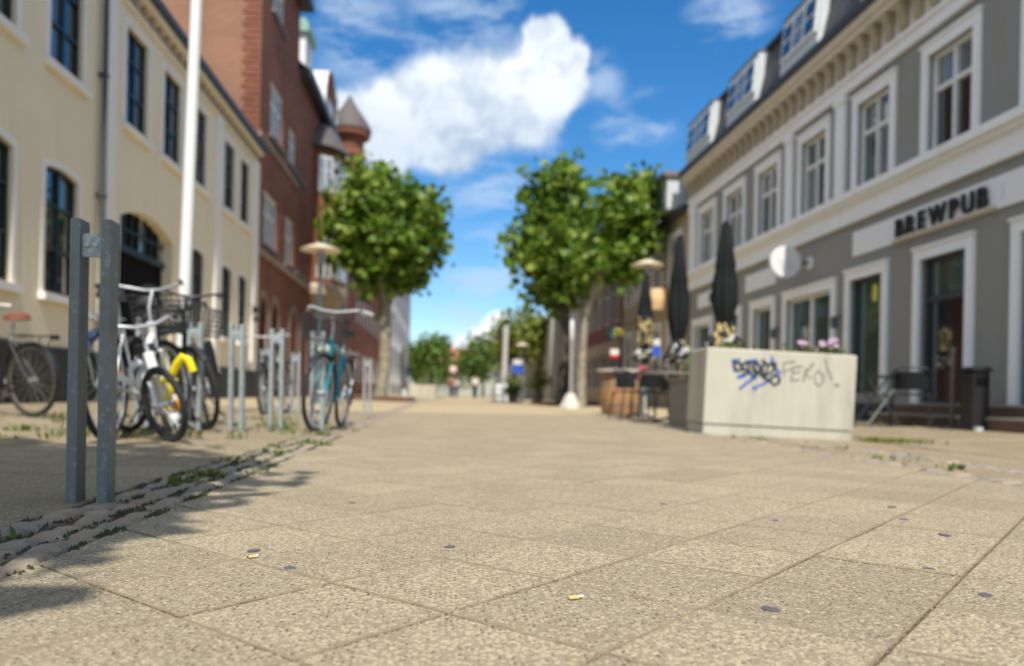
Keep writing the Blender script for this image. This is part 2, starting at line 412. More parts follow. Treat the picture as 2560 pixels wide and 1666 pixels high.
def base_of(o):
    l = Vector((0, 0, 0))
    while o is not None: l = l + o.location; o = o.parent
    return l
def inset(poly, d):
    n = len(poly); out = []
    for i in range(n):
        a, b, c = Vector(poly[i - 1]), Vector(poly[i]), Vector(poly[(i + 1) % n])
        e1 = (b - a).normalized(); e2 = (c - b).normalized()
        n1 = Vector((-e1.y, e1.x)); n2 = Vector((-e2.y, e2.x)); h = (n1 + n2)
        if h.length < 1e-6: out.append(tuple(b + n1 * d)); continue
        h.normalize(); out.append(tuple(b + h * (d / max(.35, h.dot(n1)))))
    return out
def tag(o, label=None, cat=None, group=None, kind=None):
    if label: o['label'] = label
    if cat: o['category'] = cat
    if group: o['group'] = group
    if kind: o['kind'] = kind
    return o
def thing(name, loc, label, cat, group=None, rz=0.):
    o = bpy.data.objects.new(name, None); COL.objects.link(o); o.location = loc; o.rotation_euler = (0, 0, rz)
    o.empty_display_size = .2
    return tag(o, label, cat, group)
def copy_tree(o, parent=None):
    c = o.copy(); COL.objects.link(c); c.parent = parent
    for ch in list(o.children): copy_tree(ch, c)
    return c
def join_obj(name, mesh, parent=None, loc=(0, 0, 0)):
    ob = bpy.data.objects.new(name, mesh); COL.objects.link(ob); ob.location = loc
    if parent is not None: ob.parent = parent
    return ob

# ground height across the street (slightly dished, rising to the house fronts)
KN = [(-400, .1), (-5.8, .1), (-.93, -.005), (2.45, .008), (3.9, -.03), (7.2, .04), (400, .04)]
def gz(u):
    for (a, za), (b, zb) in zip(KN, KN[1:]):
        if u <= b: return za + (zb - za) * max(0, (u - a)) / (b - a)
    return KN[-1][1]
def slope(u): return (gz(u + .05) - gz(u - .05)) / .1

# ------------------------------------------------------------------ ground
us = [-400, -60, -5.8, -3.5, -.93, 2.45, 3.9, 5.5, 7.2, 60, 400]
def sheet(name, us, vs, dz, m, kind='structure'):
    mb = MB(); V = [(u, v, gz(u) + dz) for v in vs for u in us]; n = len(us)
    F_ = [(j * n + i, j * n + i + 1, (j + 1) * n + i + 1, (j + 1) * n + i) for j in range(len(vs) - 1) for i in range(n - 1)]
    o = mb.add(V, F_).build(name, m); return tag(o, kind=kind)
ground = sheet('ground', us, [-60, 0, 14, 60, 200, 900], -.012, M['joint'])
far_pave = sheet('pavement', [-5.8, -3.5, -1.07, -.93, -.80, 2.42, 3.2, 3.9, 5.5, 7.2], [13.9, 20, 27.6], .0, M['far_pave'])
far_pave2 = sheet('plaza', [-30, -5.8, -3.5, -.93, 2.45, 3.9, 7.2, 30], [28.15, 60, 220], .0, M['far_pave'])
gut = sheet('drainage_channel', [-5.8, -.93, 2.45, 3.9, 7.2], [27.6, 27.9, 28.15], -.006, mat('dark_setts', (.15, .145, .14), .8, var=.3, scale=4, bump=.5))
near_back = sheet('street_behind', [-5.8, -3.5, -.93, 2.45, 3.9, 7.2], [-40, .45], -.002, M['far_pave'])

def clip(poly, a, b):
    """keep a <= x <= b"""
    for (lim, sg) in ((a, 1), (b, -1)):
        out = []
        for i in range(len(poly)):
            p, q = poly[i - 1], poly[i]
            dp, dq = sg * (p[0] - lim), sg * (q[0] - lim)
            if (dp >= 0) != (dq >= 0):
                k = dp / (dp - dq); out.append((lim, p[1] + k * (q[1] - p[1])))
            if dq >= 0: out.append(q)
        poly = out
        if len(poly) < 3: return []
    return poly
def area(p): return abs(sum(p[i - 1][0] * p[i][1] - p[i][0] * p[i - 1][1] for i in range(len(p)))) / 2

def lay_slabs(parent, cells, m, limit, shared_poly, name='slab'):
    """cells: list of (cx, cy, polygon relative to the centre, is_full); nearest ones become slabs, the rest one mass"""
    def inview(c):
        d = Vector((c[0], c[1], -CAM_H)); w = d.dot(Fv)
        return w > .7 and abs(d.dot(Rv) / w) < .74
    cells.sort(key=lambda c: (not inview(c), math.hypot(c[0], c[1])))
    def edge(me):
        me.materials.append(M['arris'])
        for p in me.polygons:
            if .2 < p.normal.z < .97: p.material_index = 1
        return me
    shared = edge(MB().prism(shared_poly, -.035, 0, .0026, .0026).mesh(name, m))
    rest = MB(); base = base_of(parent)
    for i, (cx, cy, poly, full) in enumerate(cells):
        z = gz(cx) + rnd(-.0012, .0012); ang = -math.atan(slope(cx))
        e = Matrix.Rotation(ang + rnd(-.004, .004), 4, 'Y') @ Matrix.Rotation(rnd(-.004, .004), 4, 'X')
        if i < limit and inview((cx, cy)):
            me = shared if full else edge(MB().prism(poly, -.035, 0, .0026, .0026).mesh(name, m))
            o = join_obj(name, me, parent, (cx - base.x, cy - base.y, z - base.z)); o.rotation_euler = e.to_euler()
            if full:
                o.rotation_euler = (e @ Matrix.Rotation(rnd(-.004, .004), 4, 'Z')).to_euler()
        else:
            t = MB().prism(poly, -.035, 0, .0026, .0026).xform(Matrix.Translation((cx, cy, z)) @ e); rest.add(t.v, t.f)
    if rest.v:
        ob = tag(rest.build('slab_field', m, parent), kind='stuff'); edge(ob.data)

def grid_cells(a, b, v0, v1, size, ang, gap, ox=0., oy=0., size2=None):
    size2 = size2 or size; ca, sa = math.cos(ang), math.sin(ang); out = []
    full = [(x, y) for x, y in ((-1, -1), (1, -1), (1, 1), (-1, 1))]
    n = int(30 / size)
    fp = [(ca * x * (size - gap) / 2 - sa * y * (size2 - gap) / 2, sa * x * (size - gap) / 2 + ca * y * (size2 - gap) / 2) for x, y in full]
    for i in range(-n, n):
        for j in range(-n, n):
            gx = i * size; gy = j * size2
            cx = ox + ca * gx - sa * gy; cy = oy + sa * gx + ca * gy
            if not (v0 < cy < v1) or cx < a - size or cx > b + size: continue
            P = [(cx + x, cy + y) for x, y in fp]
            if min(p[0] for p in P) >= a and max(p[0] for p in P) <= b: out.append((cx, cy, fp, True))
            else:
                q = clip(P, a, b)
                if len(q) > 2 and area(q) > .002:
                    mx = sum(p[0] for p in q) / len(q); my = sum(p[1] for p in q) / len(q)
                    out.append((mx, my, [(p[0] - mx, p[1] - my) for p in q], False))
    return out, fp
# the carriageway: square slabs laid diagonally, two joints cross at (-.19, 1.04)
street = thing('street', (0, 0, 0), None, None); tag(street, kind='structure')
GA = R_(46.2); GS = .2942
cells, fp = grid_cells(-.795, 2.415, .45, 14, GS, GA, .0052, -.19 + GS * .5 * (math.cos(GA) - math.sin(GA)), 1.0426 + GS * .5 * (math.cos(GA) + math.sin(GA)))
lay_slabs(street, cells, M['slab'], 300, fp)
left_walk = thing('sidewalk_left', (-3, 3, 0), None, None); tag(left_walk, kind='structure')
cells, fp = grid_cells(-5.7, -1.075, .45, 14, .40, 0, .005, -1.275, 2.16)
lay_slabs(left_walk, cells, M['slab_l'], 300, fp)
right_walk = thing('sidewalk_right', (5, 8, 0), None, None); tag(right_walk, kind='structure')
c1, fp = grid_cells(2.56, 2.98, .45, 14, .42, 0, .005, 2.77, 2.0)
c2, _ = grid_cells(3.21, 7.18, .45, 14, .40, 0, .005, 3.42, 2.0)
c1 = [(a, b, p, False) for (a, b, p, f) in c1]
lay_slabs(right_walk, c1 + c2, M['slab_l'], 280, _)

# granite setts
def sett_mesh(k):
    g = 6; vs = []; fs = []
    sd = [rnd(-.08, .08) for _ in range(4)]
    for j in range(g):
        for i in range(g):
            x = -1 + 2 * i / (g - 1); y = -1 + 2 * j / (g - 1)
            r = max(abs(x), abs(y)); q = math.hypot(x, y)
            sq = 1 - .12 * max(0, q - 1)                        # round the corners
            z = .38 * (1 - r ** 4.5) + sd[1] * x * 1.6 + sd[2] * y * 1.6 + rnd(-.09, .09)
            if r > .99: z = -.62 + rnd(-.12, .12)
            vs.append((x * sq * (.5 + rnd(-.015, .015)), y * sq * (.5 + rnd(-.015, .015)), z))
    for j in range(g - 1):
        for i in range(g - 1): a = j * g + i; fs.append((a, a + 1, a + g + 1, a + g))
    ring = [i for i in range(g)] + [j * g + g - 1 for j in range(1, g)] + [(g - 1) * g + i for i in range(g - 2, -1, -1)] + [j * g for j in range(g - 2, 0, -1)]
    nb = len(vs)
    for i in ring: vs.append((vs[i][0], vs[i][1], -2.2))
    for a in range(len(ring)): b = (a + 1) % len(ring); fs.append((ring[a], ring[b], nb + b, nb + a))
    me = MB().add(vs, fs).mesh('sett', M['sett'], True)
    return me
SETT = [sett_mesh(k) for k in range(8)]
def sett_strip(name, label, rows, v0, v1, vlim):
    root = thing(name, (rows[0][0], (v0 + v1) / 2, 0), None, None); tag(root, kind='structure')
    b = base_of(root); rest = MB(); n = 0
    items = []
    for (u, w) in rows:
        v = v0 + rnd(0, .05)
        while v < v1:
            L = rnd(.07, .115) if w < .14 else rnd(.1, .16)
            items.append((v + L / 2, u, w, L)); v += L + rnd(.007, .02)
    items.sort()
    for (v, u, w, L) in items:
        sx = (w - rnd(.006, .02)); sy = L; z = gz(u) + .001 + rnd(-.007, .006)
        T = Matrix.Translation((u + rnd(-.008, .008), v, z)) @ Matrix.Rotation(rnd(-.16, .16), 4, 'Z') @ Matrix.Rotation(rnd(-.10, .10), 4, 'X') @ Matrix.Rotation(rnd(-.08, .08), 4, 'Y') @ Matrix.Diagonal((sx, sy, .0125, 1))
        if v < vlim and n < 280:
            o = join_obj('sett', random.choice(SETT), root); o.matrix_local = Matrix.Translation(-b) @ T; n += 1
        else:
            me = random.choice(SETT); vs = [tuple(T @ x.co) for x in me.vertices]; rest.add(vs, [tuple(p.vertices) for p in me.polygons])
    if rest.v: tag(rest.build('sett_field', M['sett'], root, True), kind='stuff')
    return root
sett_strip('sett_strip_left', '', [(-1.028, .088), (-.935, .09), (-.843, .088)], .75, 26.5, 13)
sett_strip('sett_strip_right_inner', '', [(2.487, .125)], 2.3, 20, 16)
sett_strip('sett_strip_right_outer', '', [(3.045, .12), (3.155, .1)], 2.6, 16, 11)

# weeds in the joints (uncountable blades)
def blades(mb, c, n, h, sp, w=.004):
    for _ in range(n):
        a = rnd(0, 2 * PI); x = c[0] + random.gauss(0, sp); y = c[1] + random.gauss(0, sp); hh = h * rnd(.4, 1.1)
        dx, dy = math.cos(a) * hh * rnd(.2, .9), math.sin(a) * hh * rnd(.2, .9); px, py = -math.sin(a) * w * rnd(.6, 1.6), math.cos(a) * w * rnd(.6, 1.6)
        z = c[2] - .008
        p0 = (x - px, y - py, z); p1 = (x + px, y + py, z)
        m0 = (x + dx * .45 - px * 1.5, y + dy * .45 - py * 1.5, z + hh * .7); m1 = (x + dx * .45 + px * 1.5, y + dy * .45 + py * 1.5, z + hh * .7)
        mb.add([p0, p1, m1, m0, (x + dx, y + dy, z + hh)], [(0, 1, 2, 3), (3, 2, 4)])
wd = MB()
for _ in range(18):
    v = rnd(3.4, 9.5) if random.random() < .75 else rnd(1.6, 14); u = random.choice((-1.07, -1.0, -.935, -.935, -.80)) + rnd(-.02, .02)
    blades(wd, (u, v, gz(u)), int(rnd(8, 30)), rnd(.015, .04), rnd(.015, .04))
for (u, v, k, h) in [(-.97, 3.0, 30, .04), (-.93, 3.25, 46, .045), (-1.0, 3.9, 34, .04), (-.93, 4.4, 40, .045), (-1.0, 1.86, 12, .045), (-.9, 5.3, 40, .045), (-.95, 6.3, 40, .045), (-.94, 7.2, 40, .045)]:
    blades(wd, (u, v, gz(u)), k, h, .035, .004)
for _ in range(40):      # round the bicycles and stands
    u = rnd(-3.6, -1.2); v = rnd(4.7, 9)
    blades(wd, (u, v, gz(u)), int(rnd(12, 34)), rnd(.03, .09), rnd(.03, .08))
for _ in range(34):
    u = rnd(2.5, 3.25); v = rnd(3, 11); blades(wd, (u, v, gz(u)), int(rnd(6, 26)), rnd(.015, .045), rnd(.015, .05))
for _ in range(26):
    u = rnd(6.2, 7.1); v = rnd(8.5, 14); blades(wd, (u, v, gz(u)), int(rnd(10, 30)), rnd(.03, .07), .08)
for _ in range(12): blades(wd, (rnd(3.95, 4.4), rnd(6.7, 7.6), -.02), 30, .05, .08)
for (u, v) in [(-.283, 1.03), (-.05, 1.2), (.107, 1.045), (.13, 1.07), (.33, 1.29), (-.15, 1.5), (.95, 1.6), (-.516, 1.23)]:
    blades(wd, (u, v, gz(u)), 16, .009, .012, .0012)
tag(wd.build('weeds', M['weed']), 'green weeds and grass tufts growing in the paving joints', 'weeds', kind='stuff')
ms = MB()
for _ in range(200):
    v = rnd(1.2, 6.5); u = random.choice((-1.075, -.982, -.889, -.797)) + rnd(-.008, .008)
    for k in range(12):
        x, y = u + random.gauss(0, .009), v + random.gauss(0, .03); r = rnd(.003, .008); z = gz(u) - .002
        ms.add([(x - r, y, z), (x, y - r, z), (x + r, y, z), (x, y + r, z), (x, y, z + rnd(.004, .011))], [(0, 1, 4), (1, 2, 4), (2, 3, 4), (3, 0, 4)])
tag(ms.build('moss', M['moss']), 'dark moss between the granite setts', 'moss', kind='stuff')

# ------------------------------------------------------------------ house fronts
class Side:
    """facade plane: d is the distance out of the wall towards the street"""
    def __init__(s, u, sg): s.u = u; s.sg = sg
    def P(s, v, z, d=0.): return (s.u + s.sg * d, v, z)
    def box(s, mb, v0, v1, z0, z1, d0, d1): return mb.box(s.u + s.sg * d0, s.u + s.sg * d1, v0, v1, z0, z1)
LS = Side(-5.8, 1); RS = Side(7.2, -1)

def arc_pts(o, n=10):
    v0, v1, z0, z1, rise = o
    if rise <= 0: return [(v0, z1), (v1, z1)]
    if rise >= (v1 - v0) / 2 - 1e-4:
        r = (v1 - v0) / 2; c = (v0 + v1) / 2
        return [(c - r * math.cos(PI * i / n), z1 - rise + rise * math.sin(PI * i / n)) for i in range(n + 1)]
    w = (v1 - v0) / 2; r = (w * w + rise * rise) / (2 * rise); c = (v0 + v1) / 2; a = math.asin(w / r)
    return [(c + r * math.sin(-a + 2 * a * i / n), z1 - r + r * math.cos(-a + 2 * a * i / n)) for i in range(n + 1)]

def facade(S, v0, v1, z0, z1, ops, depth):
    """wall sheet with openings and their reveals; ops: (v0, v1, z0, z1, rise)"""
    mb = MB()
    vs = sorted({v0, v1, *[o[0] for o in ops], *[o[1] for o in ops]}); zs = sorted({z0, z1, *[o[2] for o in ops], *[o[3] for o in ops]})
    vs = [v for v in vs if v0 <= v <= v1]; zs = [z for z in zs if z0 <= z <= z1]
    for a, b in zip(vs, vs[1:]):
        for c, d in zip(zs, zs[1:]):
            mv, mz = (a + b) / 2, (c + d) / 2
            if any(o[0] < mv < o[1] and o[2] < mz < o[3] for o in ops): continue
            mb.quad(S.P(a, c), S.P(b, c), S.P(b, d), S.P(a, d))
    for o in ops:
        A = arc_pts(o); zt = o[3]
        if o[4] > 0:
            for p, q in zip(A, A[1:]): mb.quad(S.P(p[0], p[1]), S.P(q[0], q[1]), S.P(q[0], zt), S.P(p[0], zt))
        for p, q in zip(A, A[1:]): mb.quad(S.P(p[0], p[1]), S.P(q[0], q[1]), S.P(q[0], q[1], -depth), S.P(p[0], p[1], -depth))
        mb.quad(S.P(o[0], o[2]), S.P(o[0], A[0][1]), S.P(o[0], A[0][1], -depth), S.P(o[0], o[2], -depth))
        mb.quad(S.P(o[1], o[2]), S.P(o[1], A[-1][1]), S.P(o[1], A[-1][1], -depth), S.P(o[1], o[2], -depth))
        mb.quad(S.P(o[0], o[2]), S.P(o[1], o[2]), S.P(o[1], o[2], -depth), S.P(o[0], o[2], -depth))
    return mb

def window(parent, S, o, tm, fm, gm, depth=.12, trim=.13, proud=.035, cols=2, rows=(.68,), sill=True, bot=False, fw=.055, mw=.035, name='window', sill_m=None, gmats=None):
    """casing round the opening (part) with sash, panes and sill (sub-parts)"""
    v0, v1, z0, z1, rise = o; mb = MB(); A = arc_pts(o, 8)
    if trim > 0:
        zc = A[0][1]
        S.box(mb, v0 - trim, v0, z0, zc, -.002, proud); S.box(mb, v1, v1 + trim, z0, zc, -.002, proud)
        if rise <= 0: S.box(mb, v0 - trim, v1 + trim, z1, z1 + trim, -.002, proud + .003); S.box(mb, v0 - trim - .02, v1 + trim + .02, z1 + trim, z1 + trim + .035, -.002, proud + .03)
        else:
            B = [(v0 - trim, A[0][1])] + [(p[0] + (p[0] - (v0 + v1) / 2) * trim / (v1 - v0), p[1] + trim) for p in A] + [(v1 + trim, A[-1][1])]
            AA = [A[0]] + A + [A[-1]]
            for i in range(len(B) - 1):
                a0, a1, b0, b1 = AA[i], AA[i + 1], B[i], B[i + 1]
                mb.add([S.P(*a0, proud), S.P(*a1, proud), S.P(*b1, proud), S.P(*b0, proud), S.P(*a0, -.01), S.P(*a1, -.01), S.P(*b1, -.01), S.P(*b0, -.01)],
                       [(0, 1, 2, 3), (0, 1, 5, 4), (2, 3, 7, 6)])
    if bot: S.box(mb, v0 - trim, v1 + trim, z0 - .1, z0, -.002, proud)
    if not mb.v: S.box(mb, v0, v1, z1 - .004, z1 + .03, -depth, -.02)
    w = mb.build(name, tm, parent)
    if sill:
        sb = MB(); S.box(sb, v0 - trim - .04, v1 + trim + .04, z0 - .11, z0 - .003, -.004, .10); sb.build('sill', sill_m or tm, w)
    # sash
    sb = MB(); d = -depth + .03; dd = -depth + .085; top = z1 - (rise * .5 if rise else 0)
    S.box(sb, v0 - .002, v0 + fw, z0, top, d, dd); S.box(sb, v1 - fw, v1 + .002, z0, top, d, dd); S.box(sb, v0 + fw, v1 - fw, z0, z0 + fw * 1.3, d, dd)
    if rise:
        for p, q in zip(A, A[1:]):
            sb.add([S.P(p[0], p[1], dd), S.P(q[0], q[1], dd), S.P(q[0], q[1] - fw, dd), S.P(p[0], p[1] - fw, dd), S.P(p[0], p[1] - fw, d), S.P(q[0], q[1] - fw, d)], [(0, 1, 2, 3), (3, 2, 5, 4)])
    else: S.box(sb, v0 + fw, v1 - fw, z1 - fw, z1, d, dd)
    vb = [v0 + fw + (v1 - v0 - 2 * fw) * i / cols for i in range(cols + 1)]
    zb = [z0 + fw * 1.3] + [z0 + (z1 - z0) * r for r in rows] + [z1 - (0 if rise else fw)]
    for x in vb[1:-1]: S.box(sb, x - mw, x + mw, zb[0], z1 - .01, d + .004, dd + .006)
    for z in zb[1:-1]: S.box(sb, vb[0], vb[-1], z - mw, z + mw, d + .006, dd + .004)
    sb.build('sash', fm, w)
    k = 0
    for i in range(cols):
        for j in range(len(zb) - 1):
            g = MB(); q = d + .012 + .002 * rnd(-1, 1)
            a, b, c, e = vb[i], vb[i + 1], zb[j], zb[j + 1]
            t1, t2 = rnd(-.004, .004), rnd(-.004, .004)
            g.add([S.P(a, c, q), S.P(b, c, q + t1), S.P(b, e, q + t1 + t2), S.P(a, e, q + t2), S.P(a, c, q - .006), S.P(b, c, q - .006), S.P(b, e, q - .006), S.P(a, e, q - .006)],
                  [(0, 1, 2, 3), (7, 6, 5, 4), (0, 1, 5, 4), (1, 2, 6, 5), (2, 3, 7, 6), (3, 0, 4, 7)])
            gg = (gmats[k % len(gmats)] if gmats else (random.choice((gm, gm, gm, M['glass_m'])) if gm is M['glass'] else gm)); k += 1
            g.build('pane', gg, w)
    return w

def part_boxes(parent, name, m, S, lst):
    mb = MB()
    for b in lst: S.box(mb, *b)
    return mb.build(name, m, parent)

# ---- cream house with the gateway
Y = thing('cream_house', (-5.8, 14, gz(-5.8)), 'two-storey cream plastered house with gateway and dark plinth behind the bicycles', 'house')
UP = [(7.9, 8.95), (9.95, 10.98), (11.88, 12.9), (14.58, 15.6), (16.48, 17.5), (18.33, 19.33), (20.87, 21.85), (22.5, 23.45)]
up = [(a, b, 5.07, 6.88, 0) for a, b in UP]
lo = [(a, b, 1.70, 3.60, .075) for a, b in ((7.9, 8.95), (9.95, 10.98), (11.83, 12.85), (18.43, 19.33), (20.83, 21.78), (22.48, 23.4))]
gate_o = (14.44, 17.15, -.1, 3.68, .27)
facade(LS, 5.0, 24.5, -.1, 7.62, up + lo + [gate_o], .14).build('wall', M['yellow'], Y)
mb = MB(); LS.box(mb, 5, 24.5, 5.0, 7.6, -.5, -9); mb2 = MB()
mb = MB(); mb.box(-15, -6.3, 5, 24.5, -.1, 7.6); mb.build('inner_core', M['void'], Y)
part_boxes(Y, 'plinth', M['plinth'], LS, [(5, 14.40, -.1, .92, -.002, .05), (17.2, 24.5, -.1, .92, -.002, .05)])
for o in up: window(Y, LS, o, M['ltrim'], M['darkgreen'], M['glass'], depth=.14, trim=.12, proud=.012, rows=(.36, .70), mw=.022, fw=.05)
for o in lo: window(Y, LS, o, M['ltrim'], M['darkgreen'], M['glass'], depth=.14, trim=.10, proud=.012, rows=(.36, .70), mw=.022, fw=.05)
for a, b in ((13.60, 14.05), (20.05, 20.5), (23.9, 24.45)):
    part_boxes(Y, 'pilaster', M['ltrim'], LS, [(a, b, .92, 7.2, -.002, .07)])
dp = MB(); dp.path([LS.P(13.5, 7.5, .10), LS.P(13.5, .15, .10)], .045, 8); 
for z in (1.5, 3.5, 5.5): LS.box(dp, 13.44, 13.56, z, z + .04, -.002, .15)
dp.build('downpipe', mat('grey_green_pipe', (.05, .065, .066), .5), Y)
# eave, dentil course, roof
part_boxes(Y, 'eave_moulding', M['yellow'], LS, [(5, 24.5, 7.18, 7.26, -.002, .06), (5, 24.5, 7.50, 7.62, -.002, .16)])
for i in range(48):
    v = 5.2 + i * .40
    part_boxes(Y, 'dentil', mat('brown_terracotta', (.42, .33, .22), .85, var=.2), LS, [(v, v + .17, 7.27, 7.49, -.002, .08)])
part_boxes(Y, 'gutter', M['gutter'], LS, [(5, 24.55, 7.64, 7.78, .02, .26)])
rf = MB(); rf.quad(LS.P(5, 7.7, .2), LS.P(24.5, 7.7, .2), LS.P(24.5, 10.2, -4.6), LS.P(5, 10.2, -4.6)); rf.quad(LS.P(5, 10.2, -4.6), LS.P(24.5, 10.2, -4.6), LS.P(24.5, 7.7, -9.4), LS.P(5, 7.7, -9.4))
rf.build('roof', M['slate'], Y)
# gateway: doors, fanlight
gt = MB(); LS.box(gt, 14.44, 17.15, -.05, 2.86, -.30, -.22)
g = gt.build('gate_door', M['void'], Y)
fb = MB(); LS.box(fb, 14.44, 17.15, 2.86, 2.98, -.28, -.15)
for i in range(1, 8): v = 14.44 + 2.71 * i / 8; LS.box(fb, v - .02, v + .02, 2.98, 3.66, -.24, -.18)
LS.box(fb, 14.44, 17.15, 3.28, 3.32, -.238, -.178)
fl = fb.build('fanlight', M['darkgreen'], Y)
for i in range(8):
    g = MB(); v = 14.44 + 2.71 * i / 8; LS.box(g, v + .02, v + .319, 2.98, 3.7, -.226, -.216); g.build('pane', M['glass_l'] if i % 3 == 1 else M['void'], fl)
gr = MB()
A = arc_pts(gate_o, 10)
for p, q in zip(A, A[1:]): gr.quad(LS.P(p[0], p[1], -.14), LS.P(q[0], q[1], -.14), LS.P(q[0], q[1], -.32), LS.P(p[0], p[1], -.32))
for v in (14.44, 17.15): gr.quad(LS.P(v, -.1, -.14), LS.P(v, A[0][1], -.14), LS.P(v, A[0][1], -.32), LS.P(v, -.1, -.32))
gr.build('gate_reveal', M['yellow'], Y)
ws = MB(); ws.lathe([(.07, 0), (.09, .05), (.09, .16), (.05, .2)], 10, (-5.62, 23.72, 2.62)); ws.tube((-5.62, 23.72, 2.8), (-5.8, 23.72, 2.9), .015)
ws.lathe([(.05, 0), (.07, .05), (.07, .12), (.04, .15)], 10, (-5.62, 23.72, 2.36)); ws.tube((-5.62, 23.72, 2.6), (-5.62, 23.72, 2.45), .012)
tag(ws.build('wall_lantern', M['black'], None, True), 'small black wall lantern on the far corner pilaster of the cream house', 'lantern')

# ---- tall brown brick house
B = thing('brick_house', (-5.8, 33, gz(-5.8)), 'tall brown brick house with sunlit gable wall, rounded oriel and corner turret', 'house')
bw = [(25.95, 28.0, 12.75, 14.5, 0), (25.95, 28.0, 8.7, 10.45, 0), (25.3, 27.4, 5.0, 6.7, 0), (29.0, 30.45, 8.65, 10.0, 0), (30.65, 32.05, 8.65, 10.0, 0), (28.7, 30.3, 4.95, 6.65, 0), (30.6, 32.2, 4.95, 6.65, 0),
      (41, 42.4, 8.65, 10.3, 0), (43.5, 44.9, 8.65, 10.3, 0), (46, 47.4, 8.65, 10.3, 0), (41, 42.4, 5, 6.65, 0), (43.5, 44.9, 5, 6.65, 0), (46, 47.4, 5, 6.65, 0)]
ar = [(24.95, 26.0, .9, 3.35, .52), (26.65, 27.75, .9, 3.35, .55), (29.8, 31.3, .2, 3.4, .75), (32.2, 33.4, .9, 3.35, .6), (37.5, 39.2, .2, 3.4, .8), (40.5, 42, .9, 3.35, .7), (44, 45.5, .9, 3.35, .7)]
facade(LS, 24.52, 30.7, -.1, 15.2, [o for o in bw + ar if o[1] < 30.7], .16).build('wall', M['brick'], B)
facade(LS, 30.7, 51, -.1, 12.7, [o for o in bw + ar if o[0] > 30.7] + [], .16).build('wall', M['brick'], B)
# openings that straddle the seam are handled by the second sheet starting at the seam
gb = MB(); gb.quad((-5.8, 24.52, -.1), (-16.5, 24.52, -.1), (-16.5, 24.52, 15.2), (-5.8, 24.52, 15.2)); gb.add([(-5.8, 24.52, 15.2), (-16.5, 24.52, 15.2), (-11.2, 24.52, 20)], [(0, 1, 2)])
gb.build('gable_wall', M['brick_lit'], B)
co = MB(); co.box(-16.5, -6.4, 24.7, 30.6, -.1, 15.0); co.box(-16.5, -6.4, 30.6, 50.8, -.1, 12.6); co.build('inner_core', M['void'], B)
qn = MB()
for i in range(40):                                             # toothed brick corner
    z = 7.9 + i * .19; qn.box(-5.83, -6.25 - (.1 if i % 2 else 0), 24.49, 24.62, z, z + .16)
qn.build('corner_brickwork', M['brick'], B)
for o in bw: window(B, LS, o, M['white'], M['white'], M['glass_l'], depth=.16, trim=0, cols=3 if o[1] - o[0] > 1.8 else 2, rows=(.62,), mw=.05, fw=.09, sill=True, sill_m=M['zinc_dark'])
for o in ar:
    window(B, LS, o, mat('pale_stone', (.30, .22, .17), .85, var=.15), mat('dark_red_paint', (.07, .012, .012), .5), M['glass'], depth=.2, trim=.2, proud=.03, cols=2, rows=(.62,), sill=False)
part_boxes(B, 'string_course', mat('pale_stone', (.30, .22, .17)), LS, [(24.5, 33.6, 4.55, 4.75, -.002, .1), (24.5, 30.7, 8.15, 8.3, -.002, .08)])
part_boxes(B, 'cornice', M['gutter'], LS, [(24.4, 30.85, 15.0, 15.3, -.5, .5), (30.85, 51, 12.55, 12.85, -.3, .45)])
rf = MB(); rf.quad(LS.P(24.4, 15.3, .4), LS.P(30.9, 15.3, .4), LS.P(30.9, 20, -5.4), LS.P(24.4, 20, -5.4)); rf.quad(LS.P(24.4, 15.2, -10.8), LS.P(30.9, 15.2, -10.8), LS.P(30.9, 20, -5.4), LS.P(24.4, 20, -5.4))
rf.add([LS.P(30.7, 15.2, 0), LS.P(30.7, 15.2, -10.7), LS.P(30.7, 20, -5.4)], [(0, 1, 2)])
rf.quad(LS.P(30.9, 12.8, .4), LS.P(51, 12.8, .4), LS.P(51, 16.6, -4), LS.P(30.9, 16.6, -4)); rf.quad(LS.P(30.9, 16.6, -4), LS.P(51, 16.6, -4), LS.P(51, 12.8, -10), LS.P(30.9, 12.8, -10))
rf.quad(LS.P(30.7, 12.5, 0), LS.P(30.7, 12.5, -10.7), LS.P(30.7, 15.2, -10.7), LS.P(30.7, 15.2, 0))
rf.build('roof', M['zinc_dark'], B)
# white dormer with a copper roof
d = MB(); d.box(-7.6, -6.35, 35.0, 36.6, 14.2, 16.1); dm = d.build('dormer', M['white'], B)
d = MB(); d.box(-7.9, -6.2, 34.8, 36.8, 16.1, 16.5); d.box(-7.7, -6.35, 35.0, 36.6, 16.5, 16.75); d.build('dormer_roof', M['copper'], dm)
d = MB(); d.box(-6.34, -6.31, 35.3, 36.3, 14.6, 15.8); d.box(-7.3, -6.7, 34.97, 34.99, 14.6, 15.8); d.build('pane', M['glass_l'], dm)
# arched gable dormer
d = MB(); n = 10; prof = []
for i in range(n + 1): a = PI * i / n; prof.append((40.4 - 2.0 * math.cos(a), 14.6 + 1.9 * math.sin(a)))
poly = [(38.4, 12.8)] + prof + [(42.4, 12.8)]
fr = [(-6.1, v, z) for v, z in poly]; bk = [(-8.6, v, z) for v, z in poly]; k = len(poly)
d.add(fr + bk, [tuple(range(k))]); ag = d.build('arched_gable', M['brick'], B)
d = MB()
for (a, b) in zip(prof, prof[1:]): d.quad((-5.95, *a), (-5.95, *b), (-9.5, *b), (-9.5, *a))
d.quad((-5.95, 38.4, 12.8), (-5.95, 38.4, 14.6), (-9.5, 38.4, 14.6), (-9.5, 38.4, 12.8)); d.build('vault_roof', M['zinc'], ag)
d = MB(); d.box(-6.12, -6.02, 39.6, 41.2, 13.2, 15.0); d.build('window', M['white'], ag)
